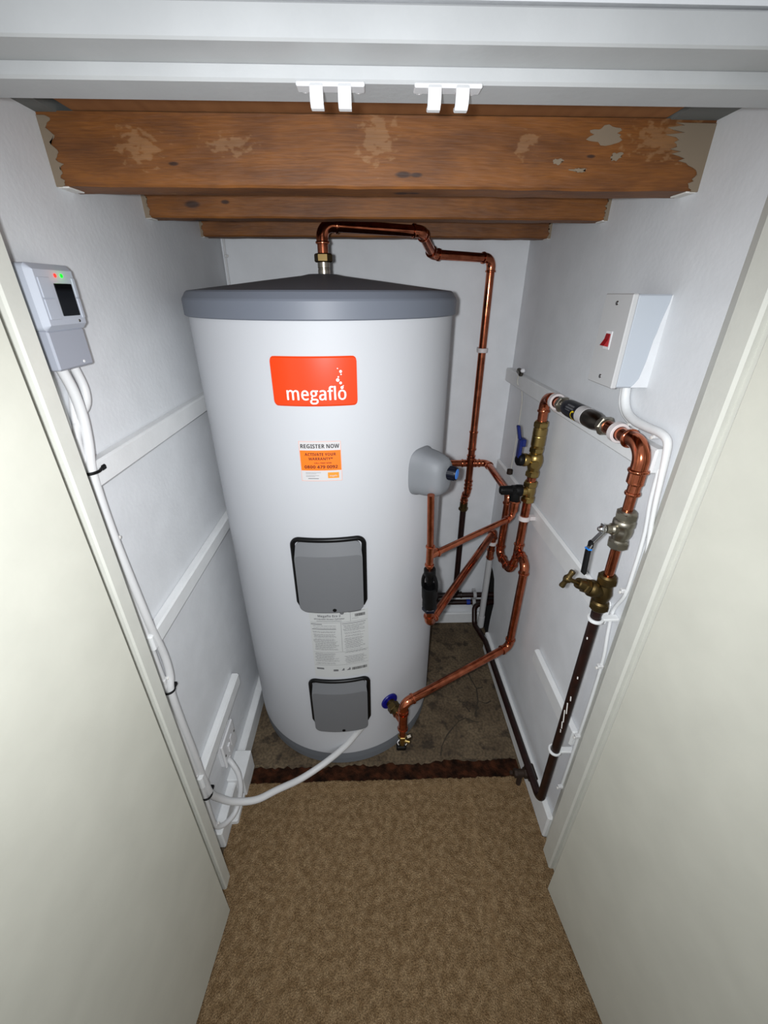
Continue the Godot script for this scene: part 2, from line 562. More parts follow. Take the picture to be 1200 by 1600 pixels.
# plate wrapped round the cylinder: outline is a rounded rectangle; rows gives [fraction of height from the bottom, radius]
func tank_plate(az: float, w: float, y0: float, y1: float, corner: float, r_in: float, rows: Array, hole := []) -> MB:
	var mb := MB.new()
	var nc := 28
	var cols := []
	for i in nc + 1:
		var x := -w / 2 + w * i / nc
		cols.append(x)
	for i in 5:   # finer at the corners
		cols.append(-w / 2 + corner * (1.0 - cos(PI / 2 * i / 5.0)))
		cols.append(w / 2 - corner * (1.0 - cos(PI / 2 * i / 5.0)))
	cols.sort()
	var ext := func(x: float) -> Array:
		var d := maxf(0.0, absf(x) - (w / 2 - corner))
		var k := corner - sqrt(maxf(0.0, corner * corner - d * d))
		return [y0 + k, y1 - k]
	var pt := func(x: float, y: float, r: float) -> Vector3:
		return at_tank(az + rad_to_deg(x / TR), y, r)
	var nr := func(x: float) -> Vector3:
		var a := deg_to_rad(az) + x / TR
		return Vector3(sin(a), 0, cos(a))
	for i in cols.size() - 1:
		var xa: float = cols[i]; var xb: float = cols[i + 1]
		if xb - xa < 1e-7:
			continue
		var ea: Array = ext.call(xa); var eb: Array = ext.call(xb)
		var na: Vector3 = nr.call(xa); var nb: Vector3 = nr.call(xb)
		for k in rows.size() - 1:
			var ya0: float = lerpf(ea[0], ea[1], rows[k][0]); var ya1: float = lerpf(ea[0], ea[1], rows[k + 1][0])
			var yb0: float = lerpf(eb[0], eb[1], rows[k][0]); var yb1: float = lerpf(eb[0], eb[1], rows[k + 1][0])
			var ra: float = rows[k][1]; var rb: float = rows[k + 1][1]
			var tilt := Vector3.UP * ((ra - rb) / maxf(1e-5, absf((rows[k + 1][0] - rows[k][0]) * (y1 - y0))))
			var ma := (na + tilt).normalized(); var mm := (nb + tilt).normalized()
			mb.sq(pt.call(xa, ya0, ra), pt.call(xb, yb0, ra), pt.call(xb, yb1, rb), pt.call(xa, ya1, rb), ma, mm, mm, ma)
		var r0: float = rows[0][1]; var r1: float = rows[-1][1]
		mb.quad(pt.call(xa, ea[0], r_in), pt.call(xb, eb[0], r_in), pt.call(xb, eb[0], r0), pt.call(xa, ea[0], r0), Vector3.DOWN)
		mb.quad(pt.call(xa, ea[1], r_in), pt.call(xb, eb[1], r_in), pt.call(xb, eb[1], r1), pt.call(xa, ea[1], r1), Vector3.UP)
	for s in [-1.0, 1.0]:
		var x: float = s * w / 2
		var e: Array = ext.call(x)
		var tang: Vector3 = nr.call(x + s * TR * PI / 2)
		for k in rows.size() - 1:
			mb.quad(pt.call(x, lerpf(e[0], e[1], rows[k][0]), r_in), pt.call(x, lerpf(e[0], e[1], rows[k + 1][0]), r_in), pt.call(x, lerpf(e[0], e[1], rows[k + 1][0]), rows[k + 1][1]), pt.call(x, lerpf(e[0], e[1], rows[k][0]), rows[k][1]), tang)
	return mb

# lettering as a thin mesh, scaled to a width and a height, mapped by a function of (x right, y up, z out)
func letters(text: String, w: float, h: float, depth: float, weight: int, place: Callable) -> ArrayMesh:
	var f := SystemFont.new()
	f.font_names = PackedStringArray(["Droid Sans"])
	f.font_weight = weight
	var t := TextMesh.new()
	t.font = f
	t.font_size = 64
	t.pixel_size = 0.01
	t.depth = 0.02
	t.curve_step = 1.0
	t.text = text
	var a := t.surface_get_arrays(0)
	var v: PackedVector3Array = a[Mesh.ARRAY_VERTEX]
	var box := AABB(v[0], Vector3.ZERO)
	for p in v:
		box = box.expand(p)
	var c := box.get_center()
	var sx := w / box.size.x
	var sy := h / box.size.y if h > 0.0 else sx
	var nv := PackedVector3Array()
	for p in v:
		nv.append(place.call((p.x - c.x) * sx, (p.y - c.y) * sy, 0.0 if p.z < c.z else depth))
	var st := SurfaceTool.new()
	st.begin(Mesh.PRIMITIVE_TRIANGLES)
	st.set_smooth_group(-1)
	var idx: PackedInt32Array = a[Mesh.ARRAY_INDEX] if a[Mesh.ARRAY_INDEX] != null else PackedInt32Array()
	if idx.size() == 0:
		idx = PackedInt32Array(range(nv.size()))
	for i in idx:
		st.add_vertex(nv[i])
	if weight == 500:   # a heavier cut: the same outlines again, shifted by a hair
		var e := w * 0.0031
		for k in [Vector2(e, 0), Vector2(-e, 0), Vector2(0, e * 0.7), Vector2(0, -e * 0.7)]:
			for i in idx:
				var p: Vector3 = v[i]
				st.add_vertex(place.call((p.x - c.x) * sx + k.x, (p.y - c.y) * sy + k.y, 0.0 if p.z < c.z else depth * 0.97))
	st.generate_normals()
	return st.commit()

func tank_text(text: String, az: float, y: float, r: float, w: float, h: float, weight := 400) -> ArrayMesh:
	return letters(text, w, h, 0.00025, weight, func(px: float, py: float, pz: float) -> Vector3: return at_tank(az + rad_to_deg(px / TR), y + py, r + pz))

# small flat print on the cylinder: rectangles [x0, x1, y0, y1] in metres about az
func tank_print(az: float, r: float, rects: Array) -> MB:
	var mb := MB.new()
	for q in rects:
		var steps := maxi(1, int((q[1] - q[0]) / 0.01))
		for i in steps:
			var xa: float = lerpf(q[0], q[1], float(i) / steps)
			var xb: float = lerpf(q[0], q[1], float(i + 1) / steps)
			var A := at_tank(az + rad_to_deg(xa / TR), q[2], r)
			var B := at_tank(az + rad_to_deg(xb / TR), q[2], r)
			mb.quad(A, B, B + Vector3.UP * (q[3] - q[2]), A + Vector3.UP * (q[3] - q[2]), A - TC)
	return mb

func slab(x0: float, x1: float, y0: float, y1: float, z0: float, z1: float, bev := 0.0) -> MB:
	return MB.new().box(Vector3((x0 + x1) / 2, (y0 + y1) / 2, (z0 + z1) / 2), Vector3(x1 - x0, y1 - y0, z1 - z0), bev)

# upright prism: plan polygon of [x, z], from y0 to y1
func upright(plan: Array, y0: float, y1: float) -> MB:
	var p := PackedVector2Array()
	for e in plan:
		p.append(Vector2(e[0], -e[1]))
	return MB.new().prism(p, y1 - y0, Transform3D(Basis(Vector3.RIGHT, Vector3.FORWARD, Vector3.UP), Vector3(0, y0, 0)))

# ------------------------------------------------------------------ build
func _ready() -> void:
	rng.seed = 4
	# camera
	var cam := Camera3D.new()
	cam.name = "camera"
	cam.fov = 101.83
	cam.near = 0.02
	var pitch := 0.484043; var yaw := 0.0290505; var roll := -0.0017341
	var fwd := Vector3(sin(yaw) * cos(pitch), -sin(pitch), -cos(yaw) * cos(pitch))
	var right := Vector3(cos(yaw), 0, sin(yaw))
	var down := fwd.cross(right)
	var r2 := right * cos(roll) + down * sin(roll)
	var d2 := down * cos(roll) - right * sin(roll)
	cam.transform = Transform3D(Basis(r2, -d2, -fwd), Vector3(0, 1.217, 0))
	add_child(cam)
	cam.current = true
	# room light, exposure
	var we := WorldEnvironment.new()
	we.name = "world_environment"
	var e := Environment.new()
	e.background_mode = Environment.BG_COLOR
	e.background_color = Color(0.97, 0.985, 1.0)
	e.background_energy_multiplier = 0.56
	e.tonemap_mode = Environment.TONE_MAPPER_LINEAR
	e.tonemap_exposure = 1.10
	e.sdfgi_enabled = true
	e.ssao_enabled = true
	e.ssil_enabled = true
	we.environment = e
	add_child(we)
	# the photographer's flash, beside the lens
	var flash := SpotLight3D.new()
	flash.name = "flash_light"
	flash.light_color = Color(0.972, 0.985, 1.0)
	flash.light_energy = 0.76
	flash.light_size = 0.004
	flash.spot_range = 12.0
	flash.spot_attenuation = 2.0
	flash.spot_angle = 71.0
	flash.spot_angle_attenuation = 1.0
	flash.shadow_enabled = true
	add_child(flash)
	flash.position = Vector3(-0.03, 1.222, 0.004)
	flash.basis = Basis.looking_at(fwd.rotated(right, -0.09))

	make_materials()
	build_shell()
	build_joists()
	build_carpet()
	build_battens()
	build_tank()
	build_hot_pipe()
	build_cold_pipe()
	build_discharge()
	build_old_pipes()
	build_timer()
	build_isolator()
	build_catches()

func build_shell() -> void:
	var wp := M("wall_paint")
	struct("floor", slab(-1.3, 1.3, -0.12, 0.0, -1.45, 1.2), M("concrete"))
	cracks()
	struct("wall_left", slab(XL - 0.09, XL, 0.0, 1.6, ZB - 0.09, -0.542), wp)
	struct("wall_back", slab(XL - 0.09, 0.60, 0.0, 1.6, ZB - 0.09, ZB), wp)
	# right wall lining with a ragged notch low in the back corner where the old pipes pass
	var pl := prof([[-0.549, 0.0], [-0.549, 1.6], [-1.327, 1.6], [-1.327, 0.352], [-1.262, 0.330], [-1.228, 0.322], [-1.203, 0.305], [-1.186, 0.262], [-1.168, 0.222], [-1.176, 0.17], [-1.182, 0.115], [-1.186, 0.0]])
	var wr := struct("wall_right", MB.new().prism(pl, 0.016, Transform3D(Basis(Vector3.BACK, Vector3.UP, Vector3.RIGHT), Vector3(XR, 0, 0))), wp)
	struct("cavity", slab(XR + 0.07, XR + 0.12, 0.0, 1.6, ZB - 0.05, -0.55), M("void"), wr)
	struct("cavity", slab(XR + 0.0165, XR + 0.08, 0.0, 0.40, ZB, ZB + 0.006), M("void"), wr)
	struct("cavity", slab(XR + 0.0165, XR + 0.07, 0.0, 0.003, ZB, -1.15), M("void"), wr)
	struct("cavity", slab(XR + 0.02, XR + 0.07, 0.36, 0.40, ZB, -1.15), M("void"), wr)
	struct("cavity", slab(XR + 0.017, XR + 0.07, 0.0, 0.36, -1.15, -1.12), M("void"), wr)
	# underside of the floor above
	var ce := struct("ceiling", slab(-0.60, 0.62, 1.45, 1.52, -1.42, -0.50), M("old_plaster"))
	struct("panel", slab(-0.354, 0.369, 1.41, 1.428, -1.33, -0.515), M("board"), ce)
	struct("plaster_edge", slab(XL - 0.03, -0.372, 1.408, 1.45, -1.33, -0.515), M("old_plaster"), ce)
	struct("plaster_edge", slab(0.374, XR + 0.03, 1.408, 1.45, -1.33, -0.515), M("old_plaster"), ce)
	# frame: stop and lining on each side, head over both
	var gp := M("frame_paint")
	var tl := struct("trim_1", upright([[-0.357, -0.43], [-0.357, -0.485], [-0.367, -0.501], [-0.397, -0.542], [-0.46, -0.542], [-0.46, -0.43]], 0.0, 1.372), gp)
	struct("stop", upright([[-0.349, -0.452], [-0.347, -0.455], [-0.3465, -0.477], [-0.3570, -0.4905], [-0.3575, -0.4905], [-0.3575, -0.452]], 0.0, 1.371), gp, tl)
	var tr := struct("trim_2", upright([[0.418, -0.43], [0.418, -0.515], [0.433, -0.549], [0.50, -0.549], [0.50, -0.43]], 0.0, 1.372), gp)
	struct("stop", upright([[0.411, -0.470], [0.408, -0.474], [0.408, -0.508], [0.414, -0.515], [0.4185, -0.515], [0.4185, -0.470]], 0.0, 1.371), gp, tr)
	var th := struct("trim_3", slab(-0.60, 0.64, 1.380, 1.4005, -0.53, -0.43, 0.0015), M("gloss_paint"))
	struct("stop", slab(-0.60, 0.64, 1.3695, 1.3815, -0.507, -0.465, 0.002), M("gloss_paint"), th)
	struct("wall_front", slab(-1.3, 1.3, 1.4025, 2.3, -0.53, -0.431), wp)
	struct("wall_front_side", slab(-1.3, -0.46, 0.0, 1.40, -0.53, -0.432), wp).name = "wall_front_left"
	struct("wall_front_side", slab(0.50, 1.3, 0.0, 1.40, -0.53, -0.432), wp).name = "wall_front_right"
	# doors, both swung open a little past square
	for s in [-1.0, 1.0]:
		var corner := Vector3(-0.326, 0, -0.414) if s < 0 else Vector3(0.3885, 0, -0.432)
		var run := (Vector3(-0.015, 0, 0.161) if s < 0 else Vector3(0.027, 0, 0.20)).normalized()
		var out := Vector3.UP.cross(run) * (-1.0 if run.cross(Vector3.UP).x * s > 0 else 1.0)
		if out.x * s < 0:
			out = -out
		var b := Basis(out, Vector3.UP, out.cross(Vector3.UP))
		var c := corner + run * 0.19 + out * 0.0175 + Vector3.UP * (0.011 + 0.675)
		var d := struct("door_1" if s < 0 else "door_2", MB.new().box(c, Vector3(0.035, 1.35, 0.38), 0.0015, b), M("door_paint"))
		d.set_meta("label", "open cream cupboard door on the timer side" if s < 0 else "open cream cupboard door on the stopcock side")
	# skirtings
	struct("baseboard_left", slab(XL, -0.374, 0.0, 0.064, -1.30, -0.536, 0.003), M("batten_paint"))
	struct("baseboard_right", slab(0.417, XR, 0.0, 0.086, -1.17, -0.536, 0.004), M("batten_paint"))
	struct("baseboard_back", slab(XL, XR, 0.0, 0.052, ZB, ZB + 0.016, 0.003), M("batten_paint"))

func cracks() -> void:
	# cracks in the screed beside the cylinder, dark grooves a millimetre wide
	var mb := MB.new()
	for line in [[[0.192, -0.752], [0.200, -0.782], [0.220, -0.815], [0.245, -0.842], [0.268, -0.864], [0.290, -0.874], [0.312, -0.862], [0.330, -0.857]], [[0.268, -0.864], [0.256, -0.884]], [[0.325, -0.885], [0.345, -0.935], [0.352, -0.985], [0.340, -1.03], [0.333, -1.08]], [[0.345, -0.935], [0.37, -0.925], [0.39, -0.935]], [[0.352, -0.985], [0.375, -0.99]], [[0.310, -0.895], [0.300, -0.915]]]:
		for i in line.size() - 1:
			var a := Vector3(line[i][0], 0.0006, line[i][1]); var b := Vector3(line[i + 1][0], 0.0006, line[i + 1][1])
			var s := (b - a).cross(Vector3.UP).normalized() * rng.randf_range(0.0012, 0.0026)
			mb.quad(a - s, b - s, b + s, a + s, Vector3.UP)
	struct("crack", mb, M("concrete_crack"), get_node("floor"))

func build_joists() -> void:
	var spec := [
		["front ceiling joist, nearest the cupboard opening, deep and stained with plaster smears", -0.720, -0.672, 1.337],
		["middle ceiling joist of pine, between the front joist and the rear joist", -0.944, -0.907, 1.3355],
		["rear ceiling joist of pine, just above the copper pipe's top bend", -1.222, -1.180, 1.335]]
	var ragged := FastNoiseLite.new(); ragged.seed = 15; ragged.frequency = 1.0; ragged.fractal_octaves = 3
	for i in 3:
		var s: Array = spec[i]
		var o := thing("ceiling_joist", s[0], "joist", Vector3(0, s[3], (s[1] + s[2]) / 2), "ceiling joists")
		var mb := MB.new()
		var x0 := XL - 0.01; var x1 := XR + 0.01
		var n := 24
		var y1 := 1.409
		# long box cut in lengths so that its arrises run slightly uneven
		var pts := []
		for k in n + 1:
			var x := lerpf(x0, x1, float(k) / n)
			var j := rng.randf_range(-0.0006, 0.0006)
			pts.append([x, s[3] + j, s[1] + rng.randf_range(-0.0005, 0.0005), s[2] + rng.randf_range(-0.0005, 0.0005)])
		for k in n:
			var a: Array = pts[k]; var b: Array = pts[k + 1]
			var u0 := float(k) / n; var u1 := float(k + 1) / n
			var ch := 0.0025
			mb.quad(Vector3(a[0], a[1] + ch, a[3]), Vector3(b[0], b[1] + ch, b[3]), Vector3(b[0], y1, b[3]), Vector3(a[0], y1, a[3]), Vector3.BACK, [Vector2(u0, 0.98), Vector2(u1, 0.98), Vector2(u1, 0.02), Vector2(u0, 0.02)])
			mb.quad(Vector3(a[0], a[1], a[3] - ch), Vector3(b[0], b[1], b[3] - ch), Vector3(b[0], b[1] + ch, b[3]), Vector3(a[0], a[1] + ch, a[3]), Vector3(0, -1, 1), [Vector2(u0, 0.99), Vector2(u1, 0.99), Vector2(u1, 0.97), Vector2(u0, 0.97)])
			mb.quad(Vector3(a[0], a[1], a[2]), Vector3(b[0], b[1], b[2]), Vector3(b[0], b[1], b[3] - ch), Vector3(a[0], a[1], a[3] - ch), Vector3.DOWN, [Vector2(u0, 0.7), Vector2(u1, 0.7), Vector2(u1, 0.99), Vector2(u0, 0.99)])
			mb.quad(Vector3(a[0], a[1], a[2]), Vector3(b[0], b[1], b[2]), Vector3(b[0], y1, b[2]), Vector3(a[0], y1, a[2]), Vector3.FORWARD, [Vector2(u0, 0.98), Vector2(u1, 0.98), Vector2(u1, 0.02), Vector2(u0, 0.02)])
			mb.quad(Vector3(a[0], y1, a[2]), Vector3(b[0], y1, b[2]), Vector3(b[0], y1, b[3]), Vector3(a[0], y1, a[3]), Vector3.UP)
		put("beam", mb, M("joist_%d" % i), o)
		# plaster slopped over the ends where the walls meet the timber
		for side in [-1.0, 1.0]:
			var xe: float = XL if side < 0 else XR
			var reach := [0.020, 0.014, 0.010][i] as float
			var w := MB.new()
			var poly := PackedVector2Array()
			var m := 30
			var hh := 0.069 if i == 0 else 0.052
			for k in m + 1:
				var t := float(k) / m
				var rr := reach * (0.55 + 0.5 * ragged.get_noise_2d(t * 5.0 + i * 20.0, side * 9.0) + 0.16 * ragged.get_noise_2d(t * 16.0, side * 30.0 + i))
				if i == 0 and side > 0:
					rr += (0.040 + 0.03 * ragged.get_noise_2d(t * 30.0, 77.0)) * smoothstep(0.2, 0.8, t)
				poly.append(Vector2(-side * maxf(0.002, rr), -0.001 + t * hh))
			poly.append(Vector2(side * 0.003, hh - 0.001))
			poly.append(Vector2(side * 0.003, -0.001))
			w.prism(poly, 0.0014, Transform3D(Basis.IDENTITY, Vector3(xe, s[3], s[2])), 0.0004)
			put("plaster_patch", w, M("plaster"), o)
			var f := MB.new()
			f.box(Vector3(xe - side * reach * 0.35, s[3] - 0.0006, (s[1] + s[2]) / 2 + 0.006), Vector3(reach * 0.7, 0.002, (s[2] - s[1]) * 0.7), 0.0008)
			put("plaster_patch", f, M("white_fleck"), o)
		if i == 0:
			for q in [[0.295, 1.393, 0.030, 0.012], [0.315, 1.372, 0.010, 0.006], [0.27, 1.358, 0.014, 0.003], [0.24, 1.366, 0.010, 0.004]]:
				var p := PackedVector2Array()
				for k in 26:
					var a := TAU * k / 26
					var rr := clampf(0.72 + 0.55 * ragged.get_noise_2d(cos(a) * 0.9 + q[0] * 90.0, sin(a) * 0.9), 0.25, 1.0)
					p.append(Vector2(cos(a) * q[2] * rr, sin(a) * q[3] * rr))
				put("plaster_patch", MB.new().prism(p, 0.0009, Transform3D(Basis.IDENTITY, Vector3(q[0], q[1], s[2])), 0.0003), M("plaster"), o)

func build_carpet() -> void:
	var nz := FastNoiseLite.new(); nz.seed = 9; nz.frequency = 1.0; nz.fractal_octaves = 2
	var edge := FastNoiseLite.new(); edge.seed = 12; edge.frequency = 1.0; edge.fractal_octaves = 4
	var nx := 260
	var nr := 300
	var z1 := 0.55
	var h := func(x: float, z: float) -> float:
		return 0.0055 + 0.0016 * nz.get_noise_2d(x * 170.0, z * 170.0) + 0.0012 * nz.get_noise_2d(x * 14.0 + 50.0, z * 14.0)
	var back := func(x: float) -> float:
		return -0.687 + 0.004 * edge.get_noise_2d(x * 9.0, 0.0) + 0.0035 * edge.get_noise_2d(x * 70.0, 9.0)
	var pos := PackedVector3Array()
	for j in nr + 1:
		var t := float(j) / nr
		t = t * t * 0.35 + t * 0.65
		for i in nx + 1:
			var q := float(i) / nx
			var zc := lerpf(-0.687, z1, t)
			var x0 := -0.373; var x1 := 0.4165
			if zc > -0.534:
				x0 = -0.376; x1 = 0.435
			var x := clampf(lerpf(-0.376, 0.435, q), x0, x1)
			var z := lerpf(back.call(x), z1, t)
			var y: float = h.call(x, z)
			if j == 0:
				y = 0.0008
			pos.append(Vector3(x, y, z))
	var norm := PackedVector3Array()
	norm.resize(pos.size())
	var idx := PackedInt32Array()
	var w := nx + 1
	for j in nr:
		for i in nx:
			var a := j * w + i
			for tr in [[a, a + 1, a + w], [a + 1, a + w + 1, a + w]]:
				var nn := (pos[tr[2]] - pos[tr[0]]).cross(pos[tr[1]] - pos[tr[0]])
				for k in tr:
					norm[k] += nn
				idx.append(tr[0]); idx.append(tr[1]); idx.append(tr[2])
	for k in norm.size():
		norm[k] = norm[k].normalized() if norm[k].y >= 0 else -norm[k].normalized()
	for side in [[-0.9, -0.376], [0.435, 0.9]]:
		var k0 := pos.size()
		for p in [[0, 0.55], [1, 0.55], [0, -0.425], [1, -0.425]]:
			pos.append(Vector3(side[p[0]], 0.0052, p[1]))
			norm.append(Vector3.UP)
		idx.append_array(PackedInt32Array([k0, k0 + 2, k0 + 1, k0 + 1, k0 + 2, k0 + 3]))
	var arr := []
	arr.resize(Mesh.ARRAY_MAX)
	arr[Mesh.ARRAY_VERTEX] = pos
	arr[Mesh.ARRAY_NORMAL] = norm
	arr[Mesh.ARRAY_INDEX] = idx
	var am := ArrayMesh.new()
	am.add_surface_from_arrays(Mesh.PRIMITIVE_TRIANGLES, arr)
	tag(put("carpet", am, M("carpet_pile")), "beige cut pile carpet running from the doorway to a frayed edge", "carpet")
	# dark band of old glue and rot where the carpet was cut back
	var mb := MB.new()
	var n := 90
	for i in n:
		var xs := [lerpf(-0.352, 0.412, float(i) / n), lerpf(-0.352, 0.412, float(i + 1) / n)]
		var q := []
		for x in xs:
			q.append(Vector3(x, 0.0016, back.call(x) + 0.012))
			q.append(Vector3(x, 0.0012, -0.727 - 0.010 * edge.get_noise_2d(x * 5.0, 30.0) - 0.010 * edge.get_noise_2d(x * 40.0, 60.0) - 0.010 * smoothstep(0.17, 0.24, x)))
		mb.quad(q[0], q[2], q[3], q[1], Vector3.UP)
		mb.quad(q[1], q[3], q[3] + Vector3(0, -0.0013, -0.002), q[1] + Vector3(0, -0.0013, -0.002), Vector3(0, 1, -1))
	tag(put("glue_residue", mb, M("residue")), "rust brown band of old glue residue between carpet and bare concrete", "residue")

func build_battens() -> void:
	var g := "white painted wall battens"
	var m := M("batten_paint")
	var b := func(label: String, x0: float, x1: float, y0: float, y1: float, z0: float, z1: float, bev: float) -> void:
		tag(put("wall_batten", slab(x0, x1, y0, y1, z0, z1, bev), m), label, "batten", g)
	b.call("white batten on the timer's wall, highest of three, level with the first cable tie", XL - 0.001, -0.379, 0.976, 1.012, ZB + 0.001, -0.536, 0.003)
	b.call("white batten halfway up the timer's wall, between the highest and the shortest", XL - 0.001, -0.379, 0.666, 0.700, ZB + 0.001, -0.536, 0.003)
	b.call("short thick white batten on the timer's wall, just above the white socket", XL - 0.001, -0.377, 0.250, 0.290, -0.822, -0.536, 0.004)
	b.call("white batten behind the scale filter on the isolator's wall", 0.414, XR + 0.001, 0.977, 1.016, ZB + 0.001, -0.566, 0.003)
	b.call("plastered-in white batten behind the stopcock and the cold pipe's clip", 0.423, XR + 0.001, 0.668, 0.722, ZB + 0.001, -0.575, 0.008)
	b.call("short white batten low on the isolator's wall, behind the dark pipe", 0.419, XR + 0.001, 0.345, 0.392, -0.79, -0.552, 0.004)
	# boxed-in corner on the left skirting
	var o := thing("pipe_boxing", "small white painted box standing on the skirting below the socket", "boxing", Vector3(-0.375, 0, -0.695))
	put("cover", slab(XL, -0.353, 0.001, 0.076, -0.737, -0.655, 0.002), m, o)
	put("ledge", slab(XL, -0.357, 0.001, 0.020, -0.655, -0.585, 0.003), m, o)

# ------------------------------------------------------------------ the cylinder
func build_tank() -> void:
	var o := thing("water_cylinder", "tall white hot water cylinder with grey lid and orange badge", "water cylinder", TC)
	var xf := Transform3D(Basis.IDENTITY, TC)
	put("body", MB.new().lathe(prof([[0, 0.056], [TR, 0.056], [TR, 1.182], [0, 1.182]]), xf, 128), M("enamel"), o)
	put("base_ring", MB.new().lathe(prof([[0, 0], [0.262, 0.0], [0.2715, 0.006], [0.2735, 0.03], [0.2735, 0.064], [0.2715, 0.066]]), xf, 128), M("base_grey"), o)
	put("lid", MB.new().lathe(prof([[TR, 1.181], [0.2795, 1.178], [0.2817, 1.180], [0.2817, 1.206], [0.2805, 1.209], [0.2735, 1.219], [0.270, 1.2215], [0.20, 1.2300], [0.12, 1.2400], [0.045, 1.2490], [0.03, 1.252], [0, 1.252]]), xf, 128), M("lid_grey"), o)
	# orange badge
	var az := 0.5
	var R := TR + 0.0022
	var bd := put("logo_badge", tank_plate(az, 0.1462, 1.0420, 1.1245, 0.007, TR - 0.001, [[0.0, TR + 0.0008], [0.03, R], [0.97, R], [1.0, TR + 0.0008]]), M("orange"), o)
	bd.set_meta("label", "orange badge with white lettering")
	put("lettering", tank_text("megaflo", az + rad_to_deg(0.0025 / TR), 1.0613, R + 0.0001, 0.1015, 0.0305, 500), M("print_white"), bd)
	for q in [[0.0455, 1.1000, 0.0024], [0.0460, 1.0953, 0.0012], [0.0412, 1.0912, 0.0014], [0.0400, 1.0862, 0.0029], [0.0447, 1.0812, 0.0023], [0.0468, 1.0735, 0.0026], [0.0490, 1.0765, 0.0010], [0.0405, 1.1050, 0.0010]]:
		var p := at_tank(az + rad_to_deg(q[0] / TR), q[1], R + 0.0001)
		put("bubble", MB.new().lathe(prof([[q[2], 0], [q[2] * 0.9, 0.0002], [0, 0.00025]]), along(p, p - TC - Vector3.UP * q[1]), 18), M("print_white"), bd)
	# warranty sticker
	var a2 := 0.8
	var Rs := TR + 0.0003
	var ws := put("warranty_sticker", tank_plate(a2, 0.0770, 0.9000, 0.9785, 0.0008, TR - 0.001, [[0.0, Rs], [1.0, Rs]]), M("sticker_white"), o)
	ws.set_meta("label", "white and orange warranty sticker")
	put("orange_panel", tank_print(a2, Rs + 0.0001, [[-0.0375, 0.0375, 0.9215, 0.9610]]), M("sticker_orange"), ws)
	put("outline", tank_print(a2, Rs + 0.0001, [[-0.0383, 0.0383, 0.9778, 0.9782], [-0.0383, 0.0383, 0.9004, 0.9008], [-0.0383, -0.0379, 0.9004, 0.9782], [0.0379, 0.0383, 0.9004, 0.9782]]), M("sticker_orange"), ws)
	var Rt := Rs + 0.0002
	put("lettering", tank_text("REGISTER NOW", a2, 0.9692, Rt, 0.071, 0.0078, 700), M("print_black"), ws)
	put("lettering", tank_text("ACTIVATE YOUR", a2, 0.9535, Rt, 0.0575, 0.0056, 700), M("print_brown"), ws)
	put("lettering", tank_text("WARRANTY*", a2, 0.9450, Rt, 0.0450, 0.0056, 700), M("print_brown"), ws)
	put("lettering", tank_text("CALL FREE NOW", a2 + 0.8, 0.9366, Rt, 0.0320, 0.0028, 700), M("print_brown"), ws)
	put("lettering", tank_text("0800 479 0092", a2, 0.9288, Rt, 0.0620, 0.0062, 700), M("print_brown"), ws)
	put("small_print", tank_print(a2, Rt, [[-0.030, -0.001, 0.9168, 0.9174], [-0.030, -0.010, 0.9148, 0.9153], [-0.030, -0.005, 0.9110, 0.9116], [-0.030, -0.013, 0.9090, 0.9095], [-0.026, -0.006, 0.9045, 0.9058]]), M("print_grey"), ws)
	put("gold_panel", tank_print(a2, Rt, [[0.0115, 0.0325, 0.9058, 0.9175]]), M("gold"), ws)
	put("lettering", tank_text("megaflo", a2 + rad_to_deg(0.022 / TR), 0.9105, Rt + 0.0001, 0.014, 0.0040, 500), M("sticker_white"), ws)
	# data label between the covers
	data_label(o)
	# the two element covers, each in a black gasket
	element_cover(o, 1.25, 0.159, 0.582, 0.774, 0.600, true)
	element_cover(o, 1.95, 0.158, 0.166, 0.3585, 0.200, false)
	# padded cover over the relief valve, with its knob
	var hz := 47.5
	var hd := at_tank(hz, 0.0, 1.0) - TC
	var tx := Vector3(cos(deg_to_rad(hz)), 0, -sin(deg_to_rad(hz)))
	var hm := MB.new()
	var hr := []
	for k in [[0.268, 1.00, 0.0], [0.279, 1.00, 0.0], [0.283, 0.97, 0.0], [0.286, 0.90, 0.0], [0.300, 0.87, 0.1], [0.318, 0.80, 0.35], [0.330, 0.72, 0.8], [0.337, 0.60, 1.0], [0.3395, 0.40, 1.0], [0.340, 0.0, 1.0]]:
		var ring := PackedVector3Array()
		for i in 40:
			var a := TAU * i / 40
			var sup := pow(pow(absf(cos(a)), 3.2) + pow(absf(sin(a)), 3.2), -1.0 / 3.2)
			var lx: float = cos(a) * sup * 0.041 * k[1]
			var ly: float = sin(a) * sup * 0.0515 * lerpf(k[1], minf(1.0, k[1] * 1.12), 0.4)
			if ly < 0.0 and k[0] > 0.29:
				ly *= 1.0 + 0.04 * k[2]
			ring.append(TC + hd * (float(k[0]) - (0.010 * pow(absf(lx) / 0.041, 2.0) if k[0] < 0.29 else 0.0)) + tx * lx + Vector3.UP * (0.884 + ly))
		hr.append(ring)
	for j in hr.size() - 1:
		for i in 40:
			var i2 := (i + 1) % 40
			hm.face(hr[j][i], hr[j][i2], hr[j + 1][i2], hd + (hr[j][i] - hr[9][0]).normalized())
			hm.face(hr[j][i], hr[j + 1][i2], hr[j + 1][i], hd + (hr[j][i] - hr[9][0]).normalized())
	var hst := SurfaceTool.new()
	hst.begin(Mesh.PRIMITIVE_TRIANGLES)
	hst.set_smooth_group(0)
	for p in hm.v:
		hst.add_vertex(p)
	hst.index()
	hst.generate_normals()
	var hs := put("valve_housing", hst.commit(), M("housing_grey"), o)
	hs.set_meta("label", "grey moulded cover over the relief valve")
	var kp := TC + hd * 0.319 + Vector3.UP * 0.892 + tx * 0.006
	var kd := (hd + tx * 0.25).normalized()
	var kb := MB.new()
